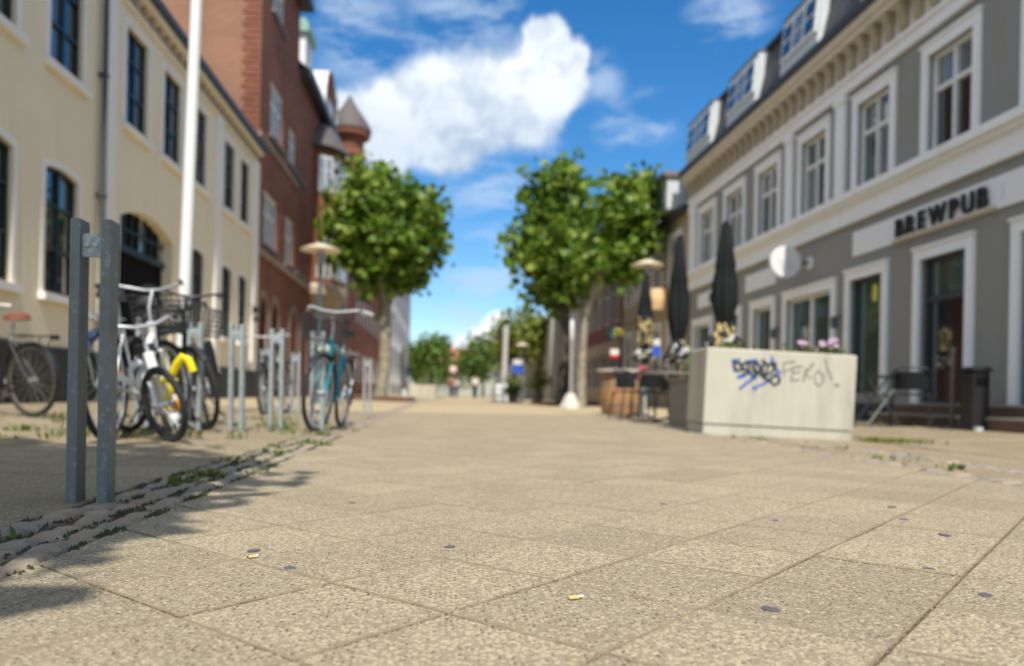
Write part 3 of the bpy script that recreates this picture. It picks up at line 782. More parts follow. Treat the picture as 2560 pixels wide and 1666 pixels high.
# rounded oriel
OC = Vector((-5.8, 36.2, 0)); OR = 1.55
def half(mb, prof, n=14, c=OC):
    o = []; fs = []
    for (r, z) in prof:
        for i in range(n + 1): a = -PI / 2 + PI * i / n; o.append((c.x + r * math.cos(a) * .78, c.y + r * math.sin(a) * 1.25, z))
    for j in range(len(prof) - 1):
        for i in range(n): fs.append((j * (n + 1) + i, j * (n + 1) + i + 1, (j + 1) * (n + 1) + i + 1, (j + 1) * (n + 1) + i))
    return mb.add(o, fs)
orl = half(MB(), [(OR, 4.9), (OR, 10.9)]).build('oriel', M['brick'], B)
half(MB(), [(.3, 3.55), (.9, 3.75), (1.3, 4.15), (1.45, 4.5), (1.66, 4.55), (1.7, 4.85), (1.6, 5.0), (1.5, 5.0)]).build('oriel_base', mat('cream_stone', (.52, .45, .32), .8, var=.1), orl, True)
half(MB(), [(1.72, 10.85), (1.78, 10.95), (1.4, 11.5), (.75, 12.2), (.05, 12.6)]).build('oriel_roof', MATS.get('weathered_lead') or mat('weathered_lead', (.105, .088, .082), .7, var=.2, scale=5), orl, True)
for (z0, z1) in ((5.25, 6.95), (9.0, 10.55)):
    for i in range(5):
        a0 = -PI / 2 + PI * (.06 + i * .18); a1 = a0 + PI * .155
        def op(a, z, r): return (OC.x + r * math.cos(a) * .78, OC.y + r * math.sin(a) * 1.25, z)
        f = MB(); r = OR + .05; f.add([op(a0, z0, r), op(a1, z0, r), op(a1, z1, r), op(a0, z1, r), op(a0, z0, OR - .02), op(a1, z0, OR - .02), op(a1, z1, OR - .02), op(a0, z1, OR - .02)], [(0, 1, 2, 3), (0, 1, 5, 4), (1, 2, 6, 5), (2, 3, 7, 6), (3, 0, 4, 7)])
        w = f.build('oriel_window', M['white'], orl)
        am = (a0 + a1) / 2
        for (b0, b1) in ((a0 + .06, am - .03), (am + .03, a1 - .06)):
            for (c0, c1) in ((z0 + .1, z0 + (z1 - z0) * .6), (z0 + (z1 - z0) * .68, z1 - .1)):
                f = MB(); r = OR + .06; f.quad(op(b0, c0, r), op(b1, c0, r), op(b1, c1, r), op(b0, c1, r)); f.build('pane', M['glass_l'], w)
# turret
TC = (-5.7, 45.4, 0)
tr = MB().lathe([(.7, 9.5), (.75, 12.3), (.78, 13.4), (.98, 13.6), (1.02, 13.85), (.85, 14.0), (.85, 14.7), (1.2, 14.9), (1.22, 15.25)], 12, TC).build('turret', M['brick'], B, True)
MB().lathe([(1.28, 15.2), (1.22, 15.5), (.9, 16.0), (.45, 16.6), (.06, 17.3)], 12, TC).build('turret_roof', mat('weathered_lead', (.105, .088, .082), .7, var=.2, scale=5), tr, True)
d = MB(); d.box(-8.2, -6.6, 43, 47, 14.2, 17.6); d.build('roof_stack', M['copper'], B)
# ---- lower brick house further down and a pale block
def simple_house(name, S, v0, v1, h, m, label, wins, fm, gm, roof_m, trim_m=None, rooftop=2.2, cat='house', base=None, cols=2, trim=.0):
    t = thing(name, (S.u, (v0 + v1) / 2, gz(S.u)), label, cat)
    facade(S, v0, v1, -.1, h, wins, .12).build('wall', m, t)
    for v in (v0, v1): MB().add([S.P(v, -.1), S.P(v, -.1, -9), S.P(v, h, -9), S.P(v, h + rooftop, -4.5), S.P(v, h)], [(0, 1, 2, 3, 4)]).build('end_wall', m, t)
    c = MB(); S.box(c, v0 + .1, v1 - .1, -.1, h - .05, -.35, -8.8); c.build('inner_core', M['void'], t)
    for o in wins: window(t, S, o, trim_m or fm, fm, gm, depth=.12, trim=trim, cols=cols, rows=(.6,), sill=False, fw=.08, mw=.04)
    r = MB(); r.quad(S.P(v0, h, .25), S.P(v1, h, .25), S.P(v1, h + rooftop, -4.5), S.P(v0, h + rooftop, -4.5)); r.quad(S.P(v0, h, -9.2), S.P(v1, h, -9.2), S.P(v1, h + rooftop, -4.5), S.P(v0, h + rooftop, -4.5))
    r.build('roof', roof_m, t)
    part_boxes(t, 'gutter', M['gutter'], S, [(v0, v1, h - .12, h + .02, .02, .28)])
    if base: part_boxes(t, 'base_course', base, S, [(v0, v1, -.1, .7, -.002, .04)])
    return t
def rowwins(v0, n, step, w, zs):
    return [(v0 + i * step, v0 + i * step + w, a, b, 0) for i in range(n) for a, b in zs]
simple_house('brick_terrace', LS, 51.05, 74, 9.6, M['brick'], 'lower dark brick terrace house beyond the oriel, behind the left tree', rowwins(52, 8, 2.7, 1.4, [(1.0, 3.0), (5.0, 6.8)]), M['white'], M['glass_l'], M['slate'])
simple_house('pale_block', Side(-5.2, 1), 76, 118, 15.5, M['palegrey'], 'pale grey block at the far end of the left row', rowwins(78, 10, 4, 1.8, [(1.2, 3.4), (5, 7), (8.5, 10.3), (12, 13.6)]), M['white'], M['glass_l'], M['slate'])

# ---- grey house with the pub
G = thing('grey_house', (7.2, 14, gz(7.2)), 'grey rendered pub house with white trim, bracketed cornice and mansard dormers', 'house')
gup = [(a, b, 4.08, 5.58, 0) for a, b in ((5.9, 6.9), (8.08, 9.1), (10.17, 11.18), (12.18, 13.2), (14.33, 15.37), (16.5, 17.58), (18.5, 19.64), (20.56, 21.65))]
glo = [(5.9, 7.1, .33, 2.52, 0), (8.0, 9.19, .33, 2.52, 0), (10.22, 11.27, .33, 2.52, 0), (12.30, 13.33, .50, 2.5, 0), (14.0, 15.93, .85, 2.45, 0), (16.66, 17.7, .85, 2.45, 0), (18.6, 19.75, .5, 2.45, 0), (20.66, 22.0, .5, 2.42, 0)]
facade(RS, 4.0, 22.6, -.1, 6.2, gup + glo, .15).build('wall', M['greywall'], G)
for v in (4.0, 22.6): MB().quad((7.2, v, -.1), (17, v, -.1), (17, v, 6.9), (7.2, v, 6.9)).build('end_wall', M['greywall'], G)
c = MB(); c.box(8.6, 17, 4.1, 22.5, -.1, 6.8); c.build('inner_core', M['void'], G)
part_boxes(G, 'plinth', mat('dark_grey_plinth', (.035, .038, .042), .8, var=.2), RS, [(4, 7.9, -.1, .33, -.002, .03), (9.3, 10.1, -.1, .33, -.002, .03), (11.4, 22.6, -.1, .33, -.002, .03)])
for i, o in enumerate(gup): window(G, RS, o, M['rtrim'], M['white'], M['glass'], depth=.15, trim=.155, proud=.04, rows=(.64,), fw=.07, mw=.035, sill=False, gmats=[M['glass'], M['glass_l'], M['glass'], M['glass_l']] if i in (2,) else random.sample([M['glass'], M['glass_m'], M['glass_g'], M['glass_l']], 4))
for i, o in enumerate(glo):
    window(G, RS, o, M['rtrim'], M['rtrim'] if i in (4, 5, 7) else M['gutter'], M['glass_g'], depth=.15, trim=.16, proud=.05, cols=2 if i in (4,) else 1, rows=(.72,) if i in (1, 2) else (), fw=.05, mw=.04, sill=False, gmats=[M['glass'], M['glass_g']] if i in (1, 2) else None, name='door' if i in (1, 2) else 'window')
for a, b in ((13.60, 13.93), (15.74, 16.06), (22.05, 22.58)):
    part_boxes(G, 'pilaster', M['rtrim'], RS, [(a, b, 4.06, 5.8, -.002, .06), (a - .04, b + .04, 5.8, 5.93, -.002, .09)])
part_boxes(G, 'ledge', M['rtrim'], RS, [(4, 22.62, 3.93, 4.05, -.002, .19), (4, 22.62, 3.86, 3.93, -.002, .12)])
part_boxes(G, 'fascia', M['rtrim'], RS, [(4, 22.62, 3.58, 3.86, -.002, .05), (4, 22.62, 3.52, 3.58, -.002, .075)])
part_boxes(G, 'architrave_band', M['rtrim'], RS, [(4, 22.62, 5.93, 6.12, -.002, .07), (4, 22.62, 6.12, 6.18, -.002, .12)])
part_boxes(G, 'frieze', M['cornice'], RS, [(4, 22.62, 6.18, 6.66, -.002, .05)])
part_boxes(G, 'cornice', M['cornice'], RS, [(4, 22.66, 6.66, 6.78, -.002, .24), (4, 22.66, 6.78, 6.92, -.002, .30)])
part_boxes(G, 'gutter', M['gutter'], RS, [(4, 22.72, 6.925, 7.06, .1, .37)])
bkt = MB(); poly = [(.05, 6.24), (.10, 6.22), (.14, 6.30), (.13, 6.42), (.20, 6.55), (.225, 6.655), (.05, 6.655)]
for s_ in (0, 1): pass
vs = [RS.P(0, z, d) for d, z in poly] + [RS.P(.15, z, d) for d, z in poly]; k = len(poly)
fs = [tuple(range(k)), tuple(range(2 * k - 1, k - 1, -1))] + [(i, (i + 1) % k, k + (i + 1) % k, k + i) for i in range(k)]
bme = MB().add([(a - 7.2, b, c_ ) for a, b, c_ in vs], fs).mesh('bracket', mat('bracket_stone', (.40, .335, .24), .85, var=.2))
for i in range(47):
    o = join_obj('bracket', bme, G); o.location = (0, 4.2 + i * .392 - 14, -gz(7.2))
# mansard and dormers
mr = MB(); mr.quad((6.98, 4, 7.0), (6.98, 22.75, 7.0), (7.3, 22.75, 8.38), (7.3, 4, 8.38)); mr.quad((7.3, 4, 8.38), (7.3, 22.75, 8.38), (12, 22.75, 10.2), (12, 4, 10.2))
mr.add([(6.98, 22.75, 7.0), (7.3, 22.75, 8.38), (12, 22.75, 10.2), (17, 22.75, 8.2), (17, 22.75, 6.8)], [(0, 1, 2, 3, 4)])
mr.quad((12, 4, 10.2), (12, 22.75, 10.2), (17, 22.75, 8.2), (17, 4, 8.2))
mr.build('mansard_roof', M['slate'], G)
rr = MB(); rr.box(7.2, 7.42, 3.9, 22.95, 8.36, 8.46); rr.build('roof_edge', M['gutter'], G)
for (a, b) in ((5.2, 6.7), (8.2, 9.7), (11.15, 12.75), (14.3, 15.95), (17.3, 19.1), (20.3, 22.4)):
    d = MB(); d.add([(6.93, a, 7.05), (6.93, b, 7.05), (7.03, b, 8.33), (7.03, a, 8.33), (7.6, a, 7.05), (7.6, b, 7.05), (7.6, b, 8.37), (7.6, a, 8.37)], [(0, 1, 2, 3), (0, 3, 7, 4), (1, 2, 6, 5), (3, 2, 6, 7)])
    dm = d.build('dormer', M['zinc'], G)
    d = MB(); d.box(7.0, 7.7, a - .03, b + .03, 8.335, 8.362); d.build('dormer_roof', M['zinc_dark'], dm)
    f = MB()
    wd_ = (b - a - .16) / 3
    f.add([(6.915, a + .06, 7.42), (6.915, b - .06, 7.42), (6.985, b - .06, 8.18), (6.985, a + .06, 8.18), (6.99, a + .06, 7.42), (6.99, b - .06, 7.42), (7.03, b - .06, 8.18), (7.03, a + .06, 8.18)], [(0, 1, 2, 3), (0, 1, 5, 4), (1, 2, 6, 5), (2, 3, 7, 6), (3, 0, 4, 7)])
    fr = f.build('dormer_window', M['white'], dm)
    for i in range(3):
        g = MB(); v = a + .08 + i * wd_
        for (z0, z1) in ((7.50, 7.78), (7.84, 8.12)):
            def q(z): return 6.905 + (z - 7.42) * .092
            g.quad((q(z0), v + .05, z0), (q(z0), v + wd_ - .05, z0), (q(z1), v + wd_ - .05, z1), (q(z1), v + .05, z1))
        g.build('pane', M['glass'] if i != 1 else M['glass_l'], fr)
# steps at the doors
for (a, b, lbl) in ((7.75, 9.45, 'brown stone door steps at the right edge beside the black bin'), (9.95, 11.5, 'low brown door steps behind the black cafe chair')):
    t = thing('door_steps', (6.9, (a + b) / 2, gz(6.9)), lbl, 'steps', 'door steps of the pub')
    for k in range(2):
        s_ = MB(); s_.box(7.19, 6.55 + k * .32, a + k * .15, b - k * .15, gz(6.8) - .02 + k * .15, gz(6.8) + .13 + k * .155); s_.build('step', M['brownstep'], t)
        s_ = MB(); s_.box(7.18, 6.53 + k * .32, a + k * .15 - .01, b - k * .15 + .01, gz(6.8) + .131 + k * .155, gz(6.8) + .16 + k * .155); s_.build('tread', mat('lit_step_edge', (.36, .33, .28), .8, var=.1), t)  # paler tread: the light catching the step edge is put into the colour
# ---- houses beyond on the right
T = simple_house('tan_house', RS, 22.8, 31.2, 6.1, M['tan'], 'tan rendered house with zinc dormers next to the grey pub', rowwins(23.6, 4, 2.0, 1.1, [(.8, 2.7), (3.9, 5.4)]), M['white'], M['glass'], M['slate'], M['rtrim'], trim=.14)
for (a, b) in ((23.6, 25.2), (26.2, 27.7), (28.6, 30)):
    d = MB(); d.box(6.75, 9.2, a, b, 6.2, 7.2); dm = d.build('dormer', M['zinc'], T)
    d = MB(); d.box(6.6, 9.4, a - .1, b + .1, 7.2, 7.34); d.build('dormer_roof', M['zinc_dark'], dm)
    d = MB(); d.box(6.70, 6.74, a + .15, b - .15, 6.35, 7.05); d.build('pane', M['glass_l'], dm)
Rd = simple_house('red_house', RS, 31.4, 41.5, 6.9, M['red'], 'oxblood red shop house with white window frames behind the right trees', rowwins(32, 5, 1.9, 1.2, [(.7, 2.2), (3.5, 5.6)]), M['palegrey'], M['glass'], M['slate'], trim=.12)
part_boxes(Rd, 'shop_fascia', M['tan'], RS, [(31.4, 41.5, -.1, .7, .0, .06), (31.4, 41.5, 2.25, 2.75, .0, .1)])
simple_house('white_house', RS, 41.7, 48.3, 7.4, M['palegrey'], 'plain pale house between the red shop house and the grey-green one', rowwins(42.4, 3, 2.1, 1.1, [(.8, 2.6), (3.8, 5.5)]), M['white'], M['glass'], M['tile'])
simple_house('grey_green_house', Side(6.6, -1), 48.5, 64, 5.2, M['greygreen'], 'low grey-green house far down the right side', rowwins(50, 5, 2.8, 1.3, [(.9, 2.7)]), M['white'], M['glass_l'], M['tile'], rooftop=2.6)
simple_house('far_row_house', Side(7.6, -1), 66, 120, 6.4, M['palegrey'], 'long pale far row house hidden behind the distant trees', rowwins(68, 12, 4, 1.6, [(1, 2.8), (4, 5.6)]), M['white'], M['glass_l'], M['tile'])
eh = thing('end_house', (2, 150, 0), 'distant house with red roof closing the street', 'house')
x = MB(); x.box(-14, 22, 146, 156, -.1, 6.4); x.build('wall', M['greygreen'], eh)
x = MB(); x.add([(-15, 145, 6.4), (23, 145, 6.4), (23, 151, 9.2), (-15, 151, 9.2), (-15, 157, 6.4), (23, 157, 6.4)], [(0, 1, 2, 3), (3, 2, 5, 4), (0, 3, 4), (1, 5, 2)]); x.build('roof', mat('salmon_tile', (.50, .16, .11), .8, var=.2, scale=2), eh)


# ================================================================== things in the street
# ---- bicycle stands: two galvanised posts joined by a plate
def stand(loc, label, h=.86, yaw=.35, m=None, wd2=(.016, .022)):
    m = m or M['galv']
    t = thing('bicycle_stand', loc, label, 'bicycle stand', 'galvanised bicycle stands in rows', yaw)
    t.rotation_euler = (rnd(-.008, .008), rnd(-.01, .01), yaw)
    for s in (-1, 1):
        p = MB(); x = s * .044; w, d = wd2
        poly = [(x - w, -d), (x + w, -d), (x + w, d), (x - w, d)]
        p.prism(poly, -.04, h, .003, .003); p.build('post', m, t, world=False)
    p = MB(); p.box(-.0275, .0275, -.024, -.016, h - .115, h - .045); p.build('cross_plate', M['galv'], t, world=False)
    for s in (-1, 1):
        b = MB().lathe([(.008, 0), (.008, .006), (.004, .008)], 8).xform(Matrix.Translation((s * .012, -.0245, h - .08)) @ Matrix.Rotation(PI / 2, 4, 'X')); b.build('bolt', M['steel'], t, world=False)
    return t
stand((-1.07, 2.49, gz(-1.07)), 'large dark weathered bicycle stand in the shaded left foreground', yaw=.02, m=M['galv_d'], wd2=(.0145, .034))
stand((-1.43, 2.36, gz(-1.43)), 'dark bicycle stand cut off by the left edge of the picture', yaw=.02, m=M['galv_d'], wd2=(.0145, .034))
ROW = [(-2.30, 6.22, 'bicycle stand half hidden behind the white bicycle'), (-1.99, 6.44, 'bicycle stand behind the yellow lock, next to the white flagpole'),
       (-1.66, 6.45, 'first free bicycle stand right of the black bicycle'), (-1.41, 6.75, 'bicycle stand in the middle between the black and the teal bicycle'),
       (-1.08, 6.83, 'bicycle stand holding the front wheel of the teal bicycle')]
for (u, v, l) in ROW: stand((u, v, gz(u)), l, yaw=-.12)
for (u, v, l) in [(-2.40, 10.75, 'small bicycle stand in the second row holding the dark bicycle'), (-2.08, 11.2, 'small bicycle stand in the second row, right of the dark bicycle'), (-1.17, 12.1, 'lone small bicycle stand in the second row before the left tree')]:
    stand((u, v, gz(u)), l, yaw=-.1)

# ---- bicycles (local x forward, z up, origin under the rear axle)
def ring(c, r, n, axis='y', a0=0., a1=2 * PI, steer=0.):
    out = []
    for i in range(n):
        a = a0 + (a1 - a0) * i / (n if abs(a1 - a0 - 2 * PI) < 1e-6 else n - 1)
        p = Vector((r * math.cos(a), 0, r * math.sin(a))); p.rotate(Quaternion((0, 0, 1), steer)); out.append(Vector(c) + p)
    return out
def wheel(t, c, r, steer, rim_m, name, sp_m):
    w = MB().path(ring(c, r - .018, 32, steer=steer), .019, 8, closed=True).build(name, M['rubber'], t, True, world=False)
    MB().path(ring(c, r - .042, 32, steer=steer), .011, 6, closed=True).build('rim', rim_m, w, True, world=False)
    s = MB(); ax = Vector((0, 1, 0)); ax.rotate(Quaternion((0, 0, 1), steer)); c = Vector(c)
    for i in range(28):
        a = 2 * PI * i / 28; p = Vector((math.cos(a + .25 * (1 if i % 4 < 2 else -1)), 0, math.sin(a + .25 * (1 if i % 4 < 2 else -1)))) * .02
        q = Vector((math.cos(a), 0, math.sin(a))) * (r - .05)
        for z in (p, q): z.rotate(Quaternion((0, 0, 1), steer))
        s.tube(c + p + ax * .028 * (1 if i % 2 else -1), c + q, .0013, n=4)
    s.build('spokes', sp_m, w, world=False)
    MB().tube(c - ax * .045, c + ax * .045, .02, n=10).build('hub', M['steel'], w, True, world=False)
    return w
def bike(loc, az, lean, label, fm, r=.34, wb=1.07, steer=0., step=False, rim=None, guard=None, basket=False, rack=True, saddle_m=None, grips=None, chain=True, lamp=False, reflect=False, sd=1., bar_w=.29, sweep=.18, bar_m=None, pannier=False, hb=1.03, seat=.92):
    t = thing('bicycle', loc, label, 'bicycle', 'parked bicycles', PI / 2 + az); t.rotation_euler = (lean, 0, PI / 2 + az)
    rim = rim or M['steel']; sp_m = M['steel'] if fm is not M['bikeblack'] else M['woodgrey']; guard = guard or fm; saddle_m = saddle_m or M['black']; grips = grips or M['black']; bar_m = bar_m or M['steel']
    k = r / .34
    R0_, F0 = Vector((0, 0, r)), Vector((wb, 0, r))
    BBp = Vector((.44 * wb / 1.07, 0, .28 * k)); ST = Vector((.27 * wb / 1.07, 0, .70 * seat / .92)); HT = Vector((.82 * wb / 1.07, 0, .80 * hb / 1.03)); HB_ = Vector((.86 * wb / 1.07, 0, .62 * hb / 1.03))
    wheel(t, R0_, r, 0, rim, 'rear_wheel', sp_m); wheel(t, F0, r, steer, rim, 'front_wheel', sp_m)
    f = MB(); tr = .019 * sd
    f.tube(BBp, ST, tr); f.tube(BBp, HB_, tr * 1.15); f.tube(HT, HB_, tr * 1.15)
    if step: f.path([ST * .45 + BBp * .55, ST * .2 + HB_ * .45 + BBp * .35 - Vector((0, 0, .02)), HB_ + (HT - HB_) * .5], tr)
    else: f.tube(ST, HT - Vector((0, 0, .04)), tr)
    for s in (-1, 1):
        y = Vector((0, s * .05, 0)); f.tube(BBp + y * .6, R0_ + y, .010); f.tube(ST + y * .4, R0_ + y, .008)
    f.tube(BBp - Vector((0, .04, 0)), BBp + Vector((0, .04, 0)), .026)
    f.build('frame', fm, t, True, world=False)
    ax = Vector((0, 1, 0)); ax.rotate(Quaternion((0, 0, 1), steer)); fk = MB(); crown = HB_ + (F0 - HB_) * .12; crown.z = min(HB_.z - .02, 2 * r + .03)
    for s in (-1, 1): fk.path([crown + ax * .0, crown + ax * s * .045, F0 + ax * s * .05], [.014, .014, .010])
    fk.tube(HB_, crown, .016); fk.build('fork', fm, t, True, world=False)
    top = HT + (HT - HB_).normalized() * .1; hbz = hb
    st = MB(); fwd = Vector((1, 0, 0)); fwd.rotate(Quaternion((0, 0, 1), steer)); clampp = Vector((top.x, 0, hbz)) + fwd * .05
    st.path([HT, top, clampp], .012); hp = st.build('stem', bar_m, t, True, world=False)
    hbm = MB(); L = [clampp + ax * s * d + fwd * o + Vector((0, 0, z)) for (s, d, o, z) in ((-1, bar_w, -sweep, .02), (-1, bar_w * .75, -.02, .035), (-1, .06, .01, 0), (1, .06, .01, 0), (1, bar_w * .75, -.02, .035), (1, bar_w, -sweep, .02))]
    hbm.path(L, .011); hb_o = hbm.build('handlebar', bar_m, t, True, world=False)
    for s, (a, b) in ((0, (L[0], L[1])), (1, (L[5], L[4]))):
        MB().tube(a, a + (b - a) * .62, .017).build('grip', grips, hb_o, True, world=False)
        q = a + (b - a) * .75; MB().path([q, q + fwd * .03 - Vector((0, 0, .02)), q + (a - b) * .5 + fwd * .05 - Vector((0, 0, .025))], .005, 6).build('brake_lever', M['steel'], hb_o, True, world=False)
    sp = MB(); sp.tube(ST, Vector((ST.x - .04, 0, seat - .05)), .013); sp.build('seat_post', M['steel'], t, True, world=False)
    sx = ST.x - .05; sv = []; sf = []
    prof = [(-.15, .02, .0), (-.13, .075, .035), (-.06, .085, .045), (.02, .05, .04), (.09, .022, .035), (.135, .012, .02)]
    for (x, w, h_) in prof:
        sv += [(sx + x, -w, seat - .03), (sx + x, -w * .75, seat + h_ * .7), (sx + x, 0, seat + h_), (sx + x, w * .75, seat + h_ * .7), (sx + x, w, seat - .03)]
    for i in range(len(prof) - 1):
        for j in range(4): a = i * 5 + j; sf.append((a, a + 1, a + 6, a + 5))
        sf.append((i * 5 + 4, i * 5, i * 5 + 5, i * 5 + 9))
    sf.append((0, 1, 2, 3, 4)); sf.append((29, 28, 27, 26, 25))
    MB().add(sv, sf).build('saddle', saddle_m, t, True, world=False)
    # mudguards
    for (c, a0, a1, stt, nm) in ((R0_, R_(20), R_(200), 0, 'rear_mudguard'), (F0, R_(35), R_(185), steer, 'front_mudguard')):
        if guard == 'none': break
        A = ring(c, r + .012, 16, a0=a0, a1=a1, steer=stt); B_ = ring(c, r + .004, 16, a0=a0, a1=a1, steer=stt); axx = ax if stt else Vector((0, 1, 0)); vs = []; fs = []
        for p, q in zip(A, B_): vs += [q - axx * .028, p - axx * .012, p + axx * .012, q + axx * .028]
        for i in range(15):
            for j in range(3): a = i * 4 + j; fs.append((a, a + 1, a + 5, a + 4))
        g = MB().add(vs, fs).build(nm, guard, t, True, world=False)
        if nm == 'rear_mudguard' and reflect:
            q = A[13]; MB().lathe([(.022, 0), (.022, .012), (.01, .016)], 10).xform(Matrix.Translation(q + Vector((-.004, 0, 0))) @ Matrix.Rotation(-PI / 2, 4, 'Y')).build('reflector', M['redp'], g, True, world=False)
    cr = MB(); cr.path(ring(BBp + Vector((0, -.055, 0)), .088 * k, 20), .005, 6, closed=True)
    for i in range(5): a = i * 1.2566; cr.tube(BBp + Vector((0, -.055, 0)), BBp + Vector((.088 * k * math.cos(a), -.055, .088 * k * math.sin(a))), .006, n=5)
    cr.tube(BBp + Vector((0, -.07, 0)), BBp + Vector((.10, -.075, -.13 * k)), .009); cr.tube(BBp + Vector((0, .07, 0)), BBp + Vector((-.10, .075, .13 * k)), .009)
    co_ = cr.build('crank', M['steel'], t, True, world=False)
    for (p, s) in ((BBp + Vector((.10, -.075, -.13 * k)), -1), (BBp + Vector((-.10, .075, .13 * k)), 1)):
        MB().box(p.x - .04, p.x + .04, p.y + s * .01, p.y + s * .09, p.z - .012, p.z + .012).build('pedal', M['black'], co_, world=False)
    if chain:
        g = MB(); dv = (BBp - R0_); nn = Vector((-dv.z, 0, dv.x)).normalized() * .022
        g.obox((BBp + R0_) / 2 + Vector((0, -.06, .055 * k)), dv * .5, Vector((0, .007, 0)), nn)
        g.build('chain_guard', M['black'] if fm is not M['bikewhite'] else M['zinc'], t, world=False)
    if rack:
        g = MB(); z = 2 * r + .06
        for s in (-1, 1): g.path([(.22, s * .05, z + .02), (-.1, s * .05, z), (-.3, s * .05, z)], .006, 6); g.path([(-.2, s * .05, z), (0, s * .06, r)], .005, 6)
        for x in (-.3, -.15, 0, .15): g.tube((x, -.05, z), (x, .05, z), .005, n=6)
        rk = g.build('rack', M['steel'] if fm is not M['bikeblack'] else M['black'], t, True, world=False)
        MB().box(-.325, -.302, -.04, .04, z - .035, z + .008).build('rear_light', M['redp'] if reflect else M['black'], rk, world=False)
    if basket:
        g = MB(); x0, x1, y, z0, z1 = HT.x + .07, HT.x + .40, .17, .78, 1.0
        for i in range(9):
            q = i / 8
            for zz in (z0, z1): pass
            xx = x0 + (x1 - x0) * q; yy = -y + 2 * y * q
            g.tube((xx, -y, z1), (xx, -y * .85, z0), .003, n=4); g.tube((xx, y, z1), (xx, y * .85, z0), .003, n=4); g.tube((x0, yy, z1), (x0 + .02, yy * .85, z0), .003, n=4); g.tube((x1, yy, z1), (x1 - .02, yy * .85, z0), .003, n=4)
            g.tube((xx, -y * .85, z0), (xx, y * .85, z0), .003, n=4)
        for i in range(6):
            q = i / 5; yy = y * (.85 + .15 * q); zz = z0 + (z1 - z0) * q
            g.path([(x0, -yy, zz), (x1, -yy, zz), (x1, yy, zz), (x0, yy, zz)], .0035 if i < 5 else .006, 5, closed=True)
        g.build('basket', M['black'], t, world=False)
    if lamp:
        p = HB_ + fwd * .1 + Vector((0, 0, .08)); MB().lathe([(.02, -.05), (.045, 0), (.05, .03), (.045, .04)], 14).xform(Matrix.Translation(p) @ Matrix.Rotation(steer, 4, 'Z') @ Matrix.Rotation(PI / 2, 4, 'Y')).build('headlight', M['paper'], t, True, world=False)
    if pannier:
        g = MB()
        for s in (-1, 1): g.prism([(-.32, s * .07), (.02, s * .07), (.02, s * .2), (-.32, s * .2)] if s > 0 else [(-.32, -.2), (.02, -.2), (.02, -.07), (-.32, -.07)], .42, .76, .015, .015)
        pb = g.build('pannier', M['fabric'], t, world=False); g = MB()
        for s in (-1, 1): g.box(-.3, 0, s * .202, s * .206, .6, .63); g.box(-.26, -.24, s * .202, s * .207, .45, .58); g.box(-.06, -.04, s * .202, s * .207, .45, .58); g.box(-.324, -.321, s * .09, s * .18, .6, .64)
        g.build('reflective_stripe', M['paper'], pb, world=False)
    ks = MB(); ks.path([(BBp.x - .07, .05, BBp.z), (BBp.x - .12, .16, .02)], .007, 6); ks.build('kickstand', M['steel'] if fm is not M['bikeblack'] else M['black'], t, True, world=False)
    return t
# white city bicycle, rear wheel nearest
wbk = bike((-2.03, 4.93, gz(-2.0)), R_(1), R_(-3), 'white city bicycle with dark wire basket and navy rear mudguard', M['bikewhite'], step=True, guard=M['navy'], basket=True, steer=R_(-12), reflect=True, sd=1.35, bar_w=.31)
MB().lathe([(.03, 0), (.034, .012), (.02, .018)], 10).xform(Matrix.Translation((.13, -.03, .40)) @ Matrix.Rotation(PI / 2, 4, 'X')).build('spoke_reflector', M['amber'], wbk, True, world=False)
# child's bicycle with the yellow lock, its front wheel turned to the camera
kb = bike((-1.93, 5.72, gz(-1.9)), R_(201), R_(16), 'small white and black bicycle with a yellow chain lock, leaning', M['bikewhite'], r=.24, wb=.78, steer=R_(26), guard='none', rack=False, rim=M['black'], hb=.74, seat=.62, bar_w=.24, sweep=.08, chain=False, sd=1.5)
l = MB().path([(-1.745, 5.02, .385), (-1.70, 5.0, .415), (-1.672, 5.01, .40), (-1.688, 5.0, .335), (-1.712, 5.01, .27), (-1.69, 5.0, .225), (-1.655, 5.01, .235), (-1.638, 5.02, .28)], [.022, .027, .027, .024, .026, .027, .026, .02], 8).build('bicycle_lock', M['yellow_p'], None, True); tag(l, 'bright yellow bicycle lock wound round the small bicycle', 'lock')
MB().path([(-1.70, 5.07, .44), (-1.668, 5.05, .50), (-1.632, 5.04, .545), (-1.60, 5.05, .53), (-1.572, 5.06, .455)], [.022, .027, .028, .028, .026], 8).build('lock_sleeve', M['yellow_p'], l, True)
MB().lathe([(.026, -.035), (.034, -.025), (.034, .025), (.026, .035)], 10, (-1.635, 5.0, .245)).build('lock_body', M['amber'], l, True)
# black bicycle close beside the white one
bike((-2.2, 5.7, gz(-2.2)), R_(-3), R_(4), 'black bicycle standing close behind the white one', M['bikeblack'], steer=R_(14), guard=M['bikeblack'], rim=M['black'], bar_m=M['black'], basket=True, hb=1.08, seat=.95)
# black bicycle with panniers
bike((-2.18, 7.5, gz(-2.1)), R_(196), R_(14), 'black bicycle with panniers, its front wheel leaning towards the free stand', M['bikeblack'], steer=R_(24), guard=M['bikeblack'], rim=M['black'], pannier=True, bar_m=M['black'], hb=1.0)
# dark bicycle in the second row
bike((-2.25, 11.4, gz(-2.2)), R_(176), R_(4), 'dark bicycle parked in the second row of stands', M['bikeblack'], steer=R_(8), grips=M['paper'])
# teal bicycle facing the camera
bike((-1.02, 7.88, gz(-1.)), R_(176), R_(-5), 'teal bicycle facing the camera with white grips and dark basket', M['teal'], steer=R_(-9), guard=M['bikeblack'], grips=M['paper'], lamp=True, basket=True, sd=1.4, bar_w=.30, hb=1.06)
